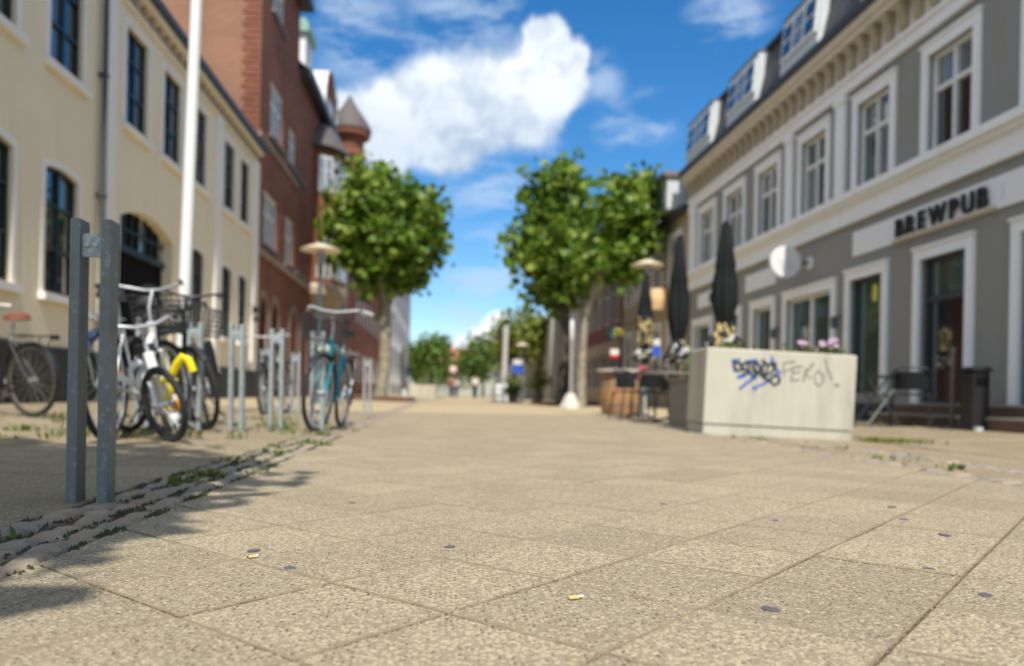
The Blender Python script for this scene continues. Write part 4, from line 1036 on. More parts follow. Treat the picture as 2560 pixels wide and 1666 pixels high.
# bicycle at the left edge
bike((-3.74, 7.5, gz(-3.7)), R_(62), R_(-3), 'black bicycle with brown saddle parked before the cream house at the left edge', M['bikeblack'], guard=M['bikeblack'], saddle_m=M['brown'], grips=M['paper'], rim=mat('tan_wall', (.12, .10, .06), .7))
# far bicycles
bike((3.6, 37.0, gz(3.6)), R_(100), 0, 'far bicycle parked broadside right of the distant planters', M['steel'], chain=False, rack=False)
bike((-.2, 50.0, 0), R_(80), 0, 'distant dark bicycle standing beyond the far planter', M['bikeblack'], chain=False, rack=False)

# ---- flagpole
fp_ = thing('flagpole', (-2.73, 8.37, gz(-2.73)), 'tall white flagpole rising behind the bicycles in front of the cream house', 'flagpole'); fp_.rotation_euler = (0, .02, 0)
MB().lathe([(.062, -.05), (.062, .3), (.058, 3), (.050, 6), (.035, 9.6)], 16, (-2.73, 8.37, gz(-2.73))).build('pole', M['white'], fp_, True)
MB().lathe([(.10, -.02), (.10, .03), (.075, .05), (.075, .38), (.065, .4)], 16, (-2.73, 8.37, gz(-2.73))).build('base_sleeve', M['white'], fp_, True)
MB().lathe([(.02, 9.6), (.06, 9.65), (.07, 9.72), (.04, 9.79), (.0, 9.8)], 12, (-2.73, 8.37, gz(-2.73))).build('finial', M['gold'], fp_, True)
q = MB(); q.path([(-2.67, 8.33, 1.2), (-2.66, 8.33, 9.5)], .003, 4); q.build('halyard', M['paper'], fp_)

# ---- street lamps with flat disc shades
def lamp(u, v, z, r, label):
    t = thing('street_lamp', (u, v, gz(u)), label, 'street lamp', 'street lamps with flat disc shades')
    g = gz(u)
    MB().lathe([(.07, -.05), (.07, .9), (.05, .95), (.045, z - .6), (.06, z - .55), (.06, z - .35)], 12, (u, v, g)).build('pole', M['teal_metal'], t, True)
    MB().lathe([(.085, z - .35), (.10, z - .05), (.10, z)], 14, (u, v, g)).build('lantern', M['glass_l'], t, True)
    MB().lathe([(.12, z - .02), (r * .8, z - .01), (r, z + .0), (r, z + .02), (r * .6, z + .1), (.1, z + .17), (.02, z + .19)], 28, (u, v, g)).build('shade', M['lampshade'], t, True)
lamp(-3.08, 19.5, 3.75, .49, 'street lamp with flat cream disc shade before the brick house')
lamp(5.66, 21.6, 4.05, .46, 'street lamp with disc shade beside the black umbrellas')
lamp(4.74, 47.8, 3.4, .45, 'small distant street lamp before the far trees')

# ---- trees
LEAF = [(0, 0), (.34, .10), (.50, .45), (.26, .62), (0, 1.0), (-.26, .62), (-.50, .45), (-.34, .10)]
def foliage(blobs, n, size, clumps, shell=.35, rng=random):
    mb = MB(); vs = []; fs = []
    wts = [b[1][0] * b[1][1] * b[1][2] for b in blobs]; cl = []
    for _ in range(clumps):
        (c, r) = rng.choices(blobs, wts)[0]
        d = Vector((rng.gauss(0, 1), rng.gauss(0, 1), rng.gauss(0, 1))).normalized(); q = rng.random() ** shell
        cl.append((Vector(c) + Vector((d.x * r[0], d.y * r[1], d.z * r[2])) * q, d, rng.uniform(.55, 1.25)))
    for i in range(n):
        c, d, s = cl[i % clumps]
        p = c + Vector([max(-1.5, min(1.5, rng.gauss(0, q))) for q in (1, 1, .8)]) * size * 1.3 * s
        nrm = (d * .45 + Vector((rng.gauss(0, .75), rng.gauss(0, .75), rng.gauss(.3, .7)))).normalized()
        a = nrm.orthogonal().normalized(); a.rotate(Quaternion(nrm, rng.uniform(0, 6.28))); b = nrm.cross(a); L = size * rng.uniform(.6, 1.25); o = len(vs)
        for (x, y) in LEAF: vs.append(tuple(p + a * x * L + b * (y - .5) * L - nrm * (abs(x) * L * .22)))
        fs += [(o, o + 1, o + 2, o + 3, o + 4), (o, o + 4, o + 5, o + 6, o + 7)]
    mb.v = vs; mb.f = fs
    return mb
def quick_mesh(mb, name, m):
    me = bpy.data.meshes.new(name); me.from_pydata(mb.v, [], mb.f); me.materials.append(m); me.update(); return me
def tree(loc, label, trunk, blobs, n, size, clumps, leaf_m, bark_m, group, limbs=8, shell=.35, name='tree'):
    t = thing(name, loc, label, 'tree', group); L = Vector(loc)
    tb = MB(); top = Vector(trunk[-1][:3]); tb.path([p[:3] for p in trunk], [p[3] for p in trunk], 10)
    for i in range(limbs):
        (c, r) = blobs[i % len(blobs)]; c = Vector(c)
        e = c + Vector((rnd(-.6, .6) * r[0], rnd(-.6, .6) * r[1], rnd(-.2, .7) * r[2])); s = Vector(trunk[-2][:3]).lerp(top, rnd(.2, 1)); m_ = s.lerp(e, .5) + Vector((rnd(-.2, .2), rnd(-.2, .2), rnd(.0, .3)))
        r0 = trunk[-1][3] * rnd(.6, .9); tb.path([s, m_, e], [r0, r0 * .6, .02], 6)
    tb.build('trunk', bark_m, t, True)
    fm = foliage(blobs, n, size, clumps, shell); fm.v = [(x - L.x, y - L.y, z - L.z) for x, y, z in fm.v]
    o = join_obj('crown', quick_mesh(fm, 'crown', leaf_m), t)
    return t
random.seed(21)
tree((-2.46, 31.9, gz(-2.46)), 'round-crowned plane tree in the rusty bed on the left', [(-2.62, 31.9, -.05, .33), (-2.5, 31.9, .5, .27), (-2.42, 31.9, 1.5, .23), (-2.40, 31.9, 3.2, .22), (-2.4, 31.9, 4.3, .2)],
     [((-2.5, 32, 6.9), (2.35, 2.2, 2.1)), ((-3.3, 32, 7.6), (1.6, 1.6, 1.8)), ((-1.2, 32, 7.2), (1.35, 1.4, 1.5)), ((-2.6, 32, 8.6), (1.2, 1.2, .9)), ((-2.3, 32, 4.9), (1.4, 1.4, .9))], 5600, .33, 240, M['leaf'], M['bark'], 'plane trees along the street', limbs=12)
tree((4.55, 29.8, gz(4.55)), 'dark-trunked plane tree left of the pair on the right', [(4.55, 29.8, -.05, .27), (4.6, 29.8, 1.5, .22), (4.62, 29.8, 2.9, .2), (4.55, 29.8, 4.2, .18)],
     [((4.3, 30, 6.4), (1.4, 1.6, 1.75)), ((3.2, 30, 5.9), (.75, 1.0, 1.05)), ((4.35, 30, 8.15), (1.15, 1.2, 1.2)), ((4.4, 30, 4.7), (1.4, 1.4, .8))], 4300, .33, 190, M['leaf'], M['bark_d'], 'plane trees along the street', limbs=10)
tree((4.45, 25.0, gz(4.45)), 'pale-trunked plane tree right of the pair on the right', [(4.45, 25, -.05, .16), (4.45, 25, 1.2, .13), (4.5, 25, 2.6, .12), (4.95, 25, 4.1, .11)],
     [((5.8, 25, 6.0), (1.0, 1.1, 1.35)), ((5.9, 25, 7.1), (.72, .8, .6)), ((5.3, 25, 4.9), (.95, 1, .8)), ((6.0, 25, 5.6), (.7, .9, .9))], 3000, .28, 150, M['leaf'], M['bark'], 'plane trees along the street', limbs=9)
# the tree beside the photographer, out of the picture, that shades the left foreground
tree((-2.3, -.8, gz(-2.3)), 'plane tree behind the camera shading the left foreground', [(-2.3, -.8, -.05, .22), (-2.3, -.8, 1.6, .18), (-2.3, -.8, 3.4, .16), (-2.25, -.8, 4.6, .14)],
     [*[((-1.36, -1.62, 4.5), (.6, .5, .4)), ((-1.3, -1.2, 4.5), (.66, .6, .4)), ((-1.22, -.6, 4.5), (.6, .55, .4)), ((-1.5, .1, 4.6), (.75, .6, .5))] * 4, ((-2.3, .1, 4.9), (1.3, 1.0, .9)), ((-2.2, -1.2, 4.9), (1.2, 1.0, .9)), ((-3.1, -.4, 4.9), (1.2, 1.2, .9))], 15000, .2, 460, M['leaf'], M['bark'], 'plane trees along the street', limbs=10, shell=.5)
for (x, y, z, rx, rz, lm, l) in [(-1.2, 72, 3.9, 2.0, 1.75, 'leaf2', 'distant round dark green tree in the middle left of the street'), (5.2, 58, 4.7, 1.9, 2.1, 'leaf3', 'distant olive green tree behind the white post'),
                                 (3.2, 80, 3.9, 2.6, 2.4, 'leaf2', 'distant dark tree in the middle of the street end'), (6.3, 52, 4.2, 1.4, 1.5, 'leaf3', 'small distant olive tree before the grey-green house'), (-3.4, 95, 4.2, 2.4, 2.0, 'leaf2', 'farthest tree before the pale block'), (1.2, 112, 3.3, 3.2, 2.3, 'leaf2', 'low farthest tree in the middle below the red roof'), (-2.2, 125, 3.2, 3.4, 2.2, 'leaf2', 'low farthest tree left below the red roof'), (5.0, 100, 4.6, 3.0, 2.6, 'leaf2', 'farthest tree right of the red roof')]:
    tree((x, y, 0), l, [(x, y, -.05, .2), (x, y, 1.2, .16), (x, y, 2.2, .14), (x, y, z, .1)], [((x, y, z), (rx, rx, rz)), ((x + rx * .35, y, z + rz * .4), (rx * .6, rx * .6, rz * .6)), ((x - rx * .35, y, z - rz * .1), (rx * .7, rx * .7, rz * .7))], 1500, .34, 120, M[lm], M['bark_d'], 'trees at the far end of the street', limbs=5)
# tree beds
tbd = thing('tree_bed', (-2.55, 32, gz(-2.5)), 'low rusty steel edging round the left tree', 'tree bed')
x = MB(); z = gz(-2.4)
for (a, b, c, d_) in ((-4.0, -1.2, 30.0, 30.06), (-4.0, -1.2, 33.6, 33.66), (-4.0, -3.94, 30.06, 33.6), (-1.26, -1.2, 30.06, 33.6)):
    e = MB(); e.box(a, b, c, d_, z - .05, z + .14); e.build('edging', M['corten'], tbd)
e = MB(); e.box(-3.94, -1.26, 30.06, 33.6, z - .04, z + .08); e.build('soil', M['soil'], tbd)
tbd = thing('tree_bed', (4.6, 30, gz(4.6)), 'low rusty steel edging round the dark-trunked right tree', 'tree bed'); z = gz(4.6)
for (a, b, c, d_) in ((3.6, 6.2, 28.6, 28.66), (3.6, 6.2, 32.2, 32.26), (3.6, 3.66, 28.66, 32.2), (6.14, 6.2, 28.66, 32.2)):
    e = MB(); e.box(a, b, c, d_, z - .05, z + .12); e.build('edging', M['corten'], tbd)
e = MB(); e.box(3.66, 6.14, 28.66, 32.2, z - .04, z + .06); e.build('soil', M['soil'], tbd)

# ---- concrete planter with graffiti (local x along the front, y away from the street side, z up)
def planter_at(p1, p2, h, dep, label, name='concrete_planter', group='concrete planters'):
    p1, p2 = Vector(p1), Vector(p2); X = (p2 - p1); Lx = X.length; X.normalize(); Yd = Vector((-X.y, X.x, 0)).normalized(); Zd = X.cross(Yd)
    t = thing(name, p1, label, 'planter', group)
    t.rotation_euler = Matrix((X, Yd, Zd)).transposed().to_euler()
    def bx(x0, x1, y0, y1, z0, z1, nm, m): return MB().box(x0, x1, y0, y1, z0, z1).build(nm, m, t, world=False)
    w = .055
    b = MB(); b.prism([(0, 0), (Lx, 0), (Lx, w), (0, w)], .105, h, .011, .011); b.build('front_panel', M['concrete'], t, world=False)
    b = MB(); b.prism([(0, dep - w), (Lx, dep - w), (Lx, dep), (0, dep)], .105, h, .011, .011); b.build('back_panel', M['concrete'], t, world=False)
    for x in (0, Lx - w):
        b = MB(); b.prism([(x, w + .001), (x + w, w + .001), (x + w, dep - w - .001), (x, dep - w - .001)], .105, h, .011, .011); b.build('side_panel', M['concrete'], t, world=False)
    b = MB(); b.prism([(.006, .012), (Lx - .004, .012), (Lx - .004, dep - .01), (.006, dep - .01)], -.05, .095, .004, .006); b.build('foot', M['concrete'], t, world=False)
    b = MB(); b.box(.03, Lx - .03, .03, dep - .03, .08, .108); b.build('recess', M['woodgrey'], t, world=False)
    bx(w, Lx - w, w, dep - w, .11, h - .06, 'soil', M['soil'])
    return t, Lx
PL, PLX = planter_at((2.488, 7.311, .012), (3.95, 7.235, -.038), .835, .62, 'concrete planter with blue scribble and FEKO! graffiti, flowers on top')
def strokes(nm, m, parent, lines, w, d):
    mb = MB()
    for L in lines:
        pts = [Vector((p[0], 0, p[1])) for p in L]
        for a, b in zip(pts, pts[1:]):
            u = (b - a).normalized(); n = Vector((-u.z, 0, u.x)); e = u * w * .45; ww = w * rnd(.8, 1.2)
            q = [a - e - n * ww * .35, a - n * ww / 2, b - n * ww / 2, b + e - n * ww * .35, b + e + n * ww * .35, b + n * ww / 2, a + n * ww / 2, a - e + n * ww * .35]
            y = -d - rnd(0, .0006)
            vs = [(p.x, y, p.z) for p in q] + [(p.x, 0.0, p.z) for p in q]
            mb.add(vs, [tuple(range(8))] + [(i, (i + 1) % 8, 8 + (i + 1) % 8, 8 + i) for i in range(8)])
    return mb.build(nm, m, parent, world=False)
def S2(px, py):      # spot on the front, from the close-up of the planter (2324 px across, 420 px in the photograph)
    x = 1740 + px * 420 / 2324; y = 840 + py * 280 / 1549
    fx = (x - 1760) / (2136 - 1760); yt = 869 + (894 - 869) * fx; yb = 1083 + (1103 - 1083) * fx
    return (fx * PLX, .835 * (yb - y) / (yb - yt))
G2 = lambda *pp: [S2(*p) for p in pp]
strokes('blue_graffiti', M['spray_blue'], PL, [G2((470, 345), (560, 340)), G2((470, 350), (500, 480)), G2((660, 365), (800, 350)), G2((1010, 320), (1040, 430), (1120, 520)), G2((1130, 520), (1060, 560), (1000, 600)), G2((560, 570), (700, 520), (800, 590)),
        G2((590, 730), (700, 640), (760, 600)), G2((780, 730), (860, 690), (960, 650)), G2((780, 720), (800, 740)), G2((560, 580), (640, 560))], .028, .0015)
strokes('black_graffiti', M['spray_black'], PL, [G2((490, 400), (520, 490), (640, 470)), G2((500, 370), (600, 400), (690, 380)), G2((680, 380), (700, 470), (760, 590)), G2((690, 380), (800, 380)), G2((790, 380), (760, 470), (800, 560), (860, 470), (820, 390)), G2((740, 430), (860, 540), (930, 600)),
        G2((880, 350), (960, 420), (940, 560), (880, 500), (900, 380)), G2((960, 420), (1060, 390), (1060, 470), (980, 540)), G2((1000, 380), (1060, 480)), G2((920, 590), (1010, 640), (1060, 690), (1120, 660), (1130, 590), (1060, 550), (1010, 600)), G2((580, 430), (700, 500), (620, 540))], .026, .0028)
strokes('grey_graffiti', M['spray_grey'], PL, [G2((1180, 390), (1330, 370)), G2((1190, 390), (1170, 470), (1190, 560)), G2((1190, 500), (1290, 470)), G2((1430, 440), (1300, 450), (1310, 540), (1290, 630), (1400, 620)), G2((1310, 530), (1400, 510)), G2((1490, 470), (1470, 560), (1470, 640)), G2((1590, 400), (1480, 540), (1560, 600)),
        G2((1660, 500), (1610, 570), (1630, 670), (1690, 710), (1740, 640), (1730, 560), (1660, 500)), G2((1750, 350), (1790, 480), (1860, 620))], .019, .0012)
strokes('grey_graffiti_dot', M['spray_grey'], PL, [G2((1915, 690), (1945, 700))], .034, .0014)
random.seed(5)
def plant(nm, x, y, label, blossoms, spread=.12, h=.12, green='weed', grp='plants in the graffiti planter'):
    p = PL.matrix_world @ Vector((0, 0, 0)) if False else None
    Rm = PL.rotation_euler.to_matrix(); loc = Vector(PL.location) + Rm @ Vector((x, y, .775))
    t = thing(nm, loc, label, 'plant', grp)
    f = foliage([((0, 0, h * .45), (spread, spread * .8, h * .5))], 130, .04, 26); join_obj('foliage', quick_mesh(f, 'foliage', M[green]), t)
    for i in range(blossoms):
        a = rnd(0, 6.28); q = rnd(.1, 1) * spread; c = Vector((q * math.cos(a), q * .7 * math.sin(a), h * rnd(.85, 1.35))); b = MB()
        for k in range(14):
            n_ = Vector((rnd(-1, 1), rnd(-1, 1), rnd(-.2, 1))).normalized(); s = n_.orthogonal().normalized() * .017; u = n_.cross(s); pc = c + n_ * .024
            b.quad(pc - s, pc - u, pc + s, pc + u)
        b.build('blossom', M['pink'], t, world=False)
    return t
plant('bedding_plant', .27, .2, 'low yellow-green plant at the left end of the graffiti planter', 0, .15, .10)
plant('bedding_plant', .52, .22, 'low yellow-green plant second from the left in the graffiti planter', 0, .13, .08)
plant('bedding_plant', .86, .2, 'low green plant in the middle of the graffiti planter', 0, .12, .09)
plant('flowering_plant', 1.0, .16, 'pale pink flowers left of the big clump in the graffiti planter', 6, .08, .13)
plant('flowering_plant', 1.15, .2, 'two upright pink flower heads in the middle of the flowering group', 3, .05, .10)
plant('flowering_plant', 1.27, .16, 'largest clump of pale pink flowers at the right end of the graffiti planter', 12, .11, .15)
# slatted timber box behind the planter
tb = thing('slatted_planter', (2.62, 8.6, gz(2.62)), 'dark slatted timber planter box behind the graffiti planter', 'planter', 'timber planters')
for i in range(7):
    v = 7.98 + i * .105; s = MB(); s.box(2.56, 2.585, v, v + .092, gz(2.6) + .03, gz(2.6) + .54); s.build('slat', M['woodgrey'], tb)
for i in range(8):
    u = 2.59 + i * .105; s = MB(); s.box(u, u + .092, 7.955, 7.98, gz(2.6) + .03, gz(2.6) + .54); s.build('slat', M['woodgrey'], tb)
s = MB(); s.box(2.59, 3.4, 7.99, 8.69, gz(2.6) + .03, gz(2.6) + .5); s.build('inner_box', M['soil'], tb)
s = MB(); s.box(2.53, 3.45, 7.93, 8.74, gz(2.6) + .541, gz(2.6) + .57); s.build('rim', M['woodgrey'], tb)
s = MB(); s.box(2.52, 3.45, 7.94, 8.75, gz(2.6) - .05, gz(2.6) + .03); s.build('foot', M['concrete'], tb)
fo = foliage([((0, 0, .08), (.36, .3, .1))], 260, .05, 40); t = thing('box_plants', (3.0, 8.33, gz(2.6) + .57), 'dark low greenery growing in the slatted timber box', 'plant'); join_obj('foliage', quick_mesh(fo, 'foliage', M['leaf2']), t)
# far concrete planters
planter_at((-1.93, 45.3, .0), (-.49, 45.2, .0), .83, .62, 'far concrete planter standing beyond the left tree')[0]

# ---- closed umbrellas
def fn_print(t, pos, c, b, g):
    n = t.noise(pos, 9, 1, .4); n2 = t.noise(pos, 5, 1, .4)
    k = t.smooth(n.outputs['Fac'], .52, .56)
    return t.mix(k, (.018, .019, .02), t.mix(t.smooth(n2.outputs['Fac'], .48, .52), (.46, .36, .15), (.55, .55, .53)))
M['print'] = mat('printed_canvas', (.02, .02, .02), .85, fn=fn_print)
def fn_gold(t, pos, c, b, g):
    n = t.noise(t.vmath('MULTIPLY', pos, (16, 16, 12)), 1, 1, .4)
    return t.mix(t.smooth(n.outputs['Fac'], .5, .55), (.018, .019, .02), (.50, .39, .17))
M['goldprint'] = mat('gold_printed_canvas', (.02, .02, .02), .85, fn=fn_gold)
def umbrella(u, v, top, bot, r, label, gold=False):
    t = thing('closed_umbrella', (u, v, gz(u)), label, 'umbrella', 'closed black umbrellas'); g = gz(u)
    MB().lathe([(.025, -.02), (.025, top - .05)], 10, (u, v, g)).build('pole', M['black'], t, True)
    MB().lathe([(.30, -.02), (.30, .05), (.06, .08), (.05, .4)], 16, (u, v, g)).build('base', M['concrete'], t, True)
    ph = rnd(0, 6); st = lambda k, z: 1 + .26 * abs(math.cos(k * PI / 6 + ph)) - .12 + .05 * math.sin(k * 2.1 + z * 5)
    H = top - bot
    c = MB().lathe([(.012, top), (.05, top - .06), (r * .55, top - H * .25), (r * .85, top - H * .45), (r * .78, top - H * .47), (r, top - H * .6), (r, top - H * .8), (r * .62, bot + .02), (r * .55, bot)], 48, (u, v, g), star=st).build('canopy', M['fabric'], t, True)
    MB().lathe([(r * .50, bot + .05), (r * .62, bot + .03), (r * .60, bot - .02), (r * .5, bot - .03)], 24, (u, v, g)).build('strap', M['black'], t, True)
    MB().lathe([(r * .55, bot), (r * .9, bot - .12), (r * 1.5, bot - .26), (r * 1.25, bot - .34), (r * .7, bot - .38)], 48, (u, v, g), star=lambda k, z: 1 + .22 * math.cos(k * 2 * PI / 6 + ph + 1) + .1 * math.sin(k * 3.3)).build('printed_valance', M['print'], t, False)
    if gold:
        o = []; fs = []
        for j in range(6):
            for i in range(9): a = -PI / 2 + (i - 4) * .26 - .1; rr = r * 1.22; o.append((u + rr * math.cos(a), v + rr * math.sin(a), g + bot + .02 + j * .11))
        for j in range(5):
            for i in range(8): fs.append((j * 9 + i, j * 9 + i + 1, j * 9 + i + 10, j * 9 + i + 9))
        MB().add(o, fs).build('gold_lettering', M['goldprint'], t, True)
random.seed(3)
umbrella(3.50, 9.55, 2.62, 1.32, .14, 'nearest closed black umbrella rising behind the graffiti planter')
umbrella(3.72, 12.22, 3.0, 1.30, .155, 'middle closed black umbrella between the barrel and the graffiti planter')
umbrella(4.08, 15.7, 2.95, 1.45, .155, 'farthest closed black umbrella with gold lettering behind the barrel', gold=True)

# ---- cafe furniture
def cafe_table(u, v, label, h=.74, r=.35, x=False, top_m=None):
    t = thing('cafe_table', (u, v, gz(u)), label, 'table', 'cafe tables'); g = gz(u)
    MB().lathe([(r, h - .025), (r, h)], 24, (u, v, g)).build('table_top', top_m or M['black'], t, True)
    if x:
        for s in (-1, 1): MB().tube((u - s * .24, v - .18, g + .01), (u + s * .24, v - .18, g + h - .03), .014).build('leg', M['galv_d'], t, True); MB().tube((u - s * .24, v + .18, g + .01), (u + s * .24, v + .18, g + h - .03), .014).build('leg', M['galv_d'], t, True)
    else:
        MB().lathe([(.03, .02), (.03, h - .02)], 10, (u, v, g)).build('column', M['black'], t, True)
        for k in range(3): a = k * 2.1 + .4; MB().path([(u, v, g + .1), (u + .28 * math.cos(a), v + .28 * math.sin(a), g + .02)], .016).build('leg', M['black'], t, True)
def chair(u, v, rz, label, m=None, sm=None):
    m = m or M['black']; t = thing('cafe_chair', (u, v, gz(u)), label, 'chair', 'black metal cafe chairs', rz)
    s = MB(); s.prism([(-.21, -.22), (.21, -.22), (.23, .18), (-.23, .18)], .43, .455, .02, .01); s.build('seat', sm or M['black'], t, world=False)
    for (x, y) in ((-.22, -.22), (.22, -.22)): MB().path([(x, y + .02, .66), (x * 1.02, y - .02, .64), (x * 1.05, y - .04, .4), (x * 1.1, y - .06, 0)], .012).build('leg', m, t, True, world=False)
    for (x, y) in ((-.2, .2), (.2, .2)): MB().path([(x, y, .44), (x * 1.15, y + .08, 0)], .012).build('leg', m, t, True, world=False)
    b = MB(); b.path([(-.23, -.2, .66), (-.255, .0, .67), (-.24, .17, .72), (-.17, .25, .78), (0, .28, .80), (.17, .25, .78), (.24, .17, .72), (.255, 0, .67), (.23, -.2, .66)], .013); b.build('arm_rail', m, t, True, world=False)
    b = MB(); o = []
    for z in (.5, .62, .74):
        for i in range(9): a = PI * (.12 + .76 * i / 8); o.append((.225 * math.cos(a), .05 + .20 * math.sin(a) + (z - .5) * .12, z))
    b.add(o, [(j * 9 + i, j * 9 + i + 1, j * 9 + i + 10, j * 9 + i + 9) for j in range(2) for i in range(8)]); b.build('backrest', sm or M['fabric'], t, True, world=False)
    return t
chair(6.30, 10.05, R_(150), 'black cafe chair in front of the pub door, right of the folding table')
chair(5.55, 10.7, R_(60), 'black cafe chair partly hidden behind the right end of the graffiti planter')
cafe_table(6.0, 10.35, 'dark folding cafe table with crossed legs before the pub window', .70, .33, True)
cafe_table(3.05, 10.3, 'dark cafe table behind the slatted timber box', .7, .42, top_m=M['woodgrey'])
cafe_table(3.3, 12.9, 'dark cafe table beside the wooden barrel', .72, .36)
chair(2.95, 11.2, R_(200), 'black cafe chair between the slatted box and the barrel')
chair(3.0, 12.3, R_(30), 'black cafe chair close before the wooden barrel', M['black'])
chair(3.75, 11.0, R_(80), 'black cafe chair under the middle umbrella')
chair(4.1, 13.6, R_(120), 'black cafe chair right of the wooden barrel')
# barrel table
bt = thing('barrel_table', (3.42, 14.9, gz(3.42)), 'oak barrel with iron hoops used as a table with pale top', 'barrel'); g = gz(3.42)
def brl(z): return .335 + .075 * (1 - ((z - .42) / .42) ** 2)
n = 20
for k in range(n):
    a0, a1 = 2 * PI * k / n + .012, 2 * PI * (k + 1) / n - .012; o = []; dr = rnd(-.004, .004)
    for j in range(7):
        z = .84 * j / 6; r = brl(z) + dr
        o += [(3.42 + r * math.cos(a0), 14.9 + r * math.sin(a0), g + z), (3.42 + r * math.cos(a1), 14.9 + r * math.sin(a1), g + z)]
    MB().add(o, [(2 * j, 2 * j + 1, 2 * j + 3, 2 * j + 2) for j in range(6)]).build('stave', M['oak'], bt, True)
MB().lathe([(brl(z) - .02, z) for z in [i * .14 for i in range(7)]], 20, (3.42, 14.9, g)).build('barrel_core', M['soil'], bt)
for z in (.05, .2, .6, .76): MB().lathe([(brl(z) + .008, z), (brl(z + .04) + .008, z + .04)], 28, (3.42, 14.9, g), cap=False).build('hoop', M['woodgrey'], bt, True)
MB().lathe([(.47, .85), (.47, .90)], 28, (3.42, 14.9, g)).build('table_top', mat('pale_table_top', (.52, .49, .43), .5, var=.08), bt)
# menu holder, small flags and signs
def post_sign(name, u, v, h, label, cat, board, bm, pm=None, r=.02, rz=0.):
    t = thing(name, (u, v, gz(u)), label, cat); g = gz(u)
    MB().lathe([(r, -.02), (r, h)], 8, (u, v, g)).build('post', pm or M['galv'], t, True)
    bm_ = MB(); bm_.box(u - board[0] / 2, u + board[0] / 2, v - r - .02, v - r - .002, g + h - board[1], g + h); bm_.build('board', bm, t)
    return t
post_sign('menu_stand', 3.10, 12.0, .85, 'small pink menu card on a stand beside the barrel', 'menu', (.13, .2), mat('pink_card', (.62, .12, .16), .6))
t = post_sign('banner', 4.05, 14.7, 1.5, 'small blue banner with white top between the umbrellas', 'banner', (.13, .34), M['blue_p'], M['black'])
x = MB(); x.box(3.985, 4.115, 14.655, 14.659, gz(4) + 1.38, gz(4) + 1.5); x.build('white_band', M['paper'], t)
t = post_sign('hanging_flag', 4.33, 19.7, 1.6, 'small red and white flag behind the wooden barrel', 'flag', (.22, .24), M['redp'], M['black'])
x = MB(); x.box(4.22, 4.44, 19.655, 19.659, gz(4) + 1.45, gz(4) + 1.6); x.build('white_band', M['paper'], t)
# white flag pole on a cone base
t = thing('beach_flag', (3.75, 22.9, gz(3.75)), 'white flag pole on a pale concrete cone beside the right trees', 'flag pole')
MB().lathe([(.33, -.02), (.32, .05), (.14, .42), (.1, .46)], 6, (3.75, 22.9, gz(3.75))).build('base', mat('pale_concrete', (.58, .55, .48), .8, var=.1), t)
MB().lathe([(.016, .4), (.016, 2.5)], 10, (3.75, 22.9, gz(3.75))).build('pole', M['white'], t, True)
MB().lathe([(.02, 2.0), (.06, 2.1), (.065, 2.55), (.02, 2.65)], 10, (3.75, 22.9, gz(3.75))).build('furled_flag', M['white'], t, True)
# barrel-shaped hanging sign and oval sign on brackets
t = thing('hanging_barrel_sign', (6.5, 23.5, 3.36), 'pale wooden barrel sign hanging on a bracket beyond the umbrellas', 'sign')
MB().lathe([(.22, -.32), (.27, -.1), (.28, 0), (.27, .1), (.22, .32)], 18, (6.45, 23.5, 3.36)).build('barrel', M['cane'], t, True)
x = MB(); x.tube((6.45, 23.5, 3.8), (7.2, 23.5, 3.8), .02); x.tube((6.45, 23.5, 3.66), (6.45, 23.5, 3.8), .012); x.build('bracket', M['black'], t)
t = thing('oval_sign', (6.6, 28.6, 2.75), 'teal and yellow oval hanging sign before the tan house', 'sign')
x = MB(); x.lathe([(.2, -.03), (.2, .03)], 24).xform(Matrix.Translation((6.25, 28.6, 2.75)) @ Matrix.Scale(1.25, 4, (1, 0, 0)) @ Matrix.Rotation(PI / 2, 4, 'X')); x.build('disc', M['tealsign'], t)
x = MB(); x.lathe([(.15, -.03), (.15, .03)], 24).xform(Matrix.Translation((6.45, 28.55, 2.75)) @ Matrix.Scale(1.35, 4, (1, 0, 0)) @ Matrix.Rotation(PI / 2, 4, 'X')); x.build('inner_disc', M['yellowsign'], t)
x = MB(); x.tube((6.5, 28.6, 3.1), (7.2, 28.6, 3.1), .02); x.build('bracket', M['black'], t)

# ---- signs on the pub
def letters(txt, size):
    cu = bpy.data.curves.new('t', 'FONT'); cu.body = txt; cu.size = size; cu.extrude = .02; cu.offset = .007; cu.resolution_u = 4
    o = bpy.data.objects.new('t', cu); COL.objects.link(o); dg = bpy.context.evaluated_depsgraph_get(); me = bpy.data.meshes.new_from_object(o.evaluated_get(dg)); COL.objects.unlink(o); bpy.data.objects.remove(o)
    return me
sg = thing('pub_sign', (7.2, 11.2, 3.1), 'long white sign board with black standing letters BREWPUB on the grey house', 'sign')
part_boxes(sg, 'board', mat('white_board', (.80, .82, .86), .5, var=.03), RS, [(6.5, 13.25, 2.91, 3.34, -.002, .035)])
part_boxes(sg, 'rail', M['cornice'], RS, [(9.62, 11.98, 2.925, 2.955, .036, .10)])
ROT = Matrix(((0, 0, -1), (-1, 0, 0), (0, 1, 0))).to_4x4()
LT = [letters(ch, .36) for ch in 'BREWPUB']; WD = []
for me in LT:
    xs = [v.co.x for v in me.vertices]; ys = [v.co.y for v in me.vertices]; WD.append((min(xs), max(xs), min(ys), max(ys)))
tot = sum(w[1] - w[0] for w in WD); gp = (2.10 - tot * 1.02) / 6; cur = 11.85
for me, w in zip(LT, WD):
    me.materials.clear(); me.materials.append(M['black'])
    o = join_obj('letter', me, sg)
    o.matrix_local = Matrix.Translation((-.08, cur - 11.2, 2.965 - 3.1)) @ ROT @ Matrix.Diagonal((1.02, .29 / (w[3] - w[2]), 1, 1)) @ Matrix.Translation((-w[0], -w[2], 0)); cur -= (w[1] - w[0]) * 1.02 + gp
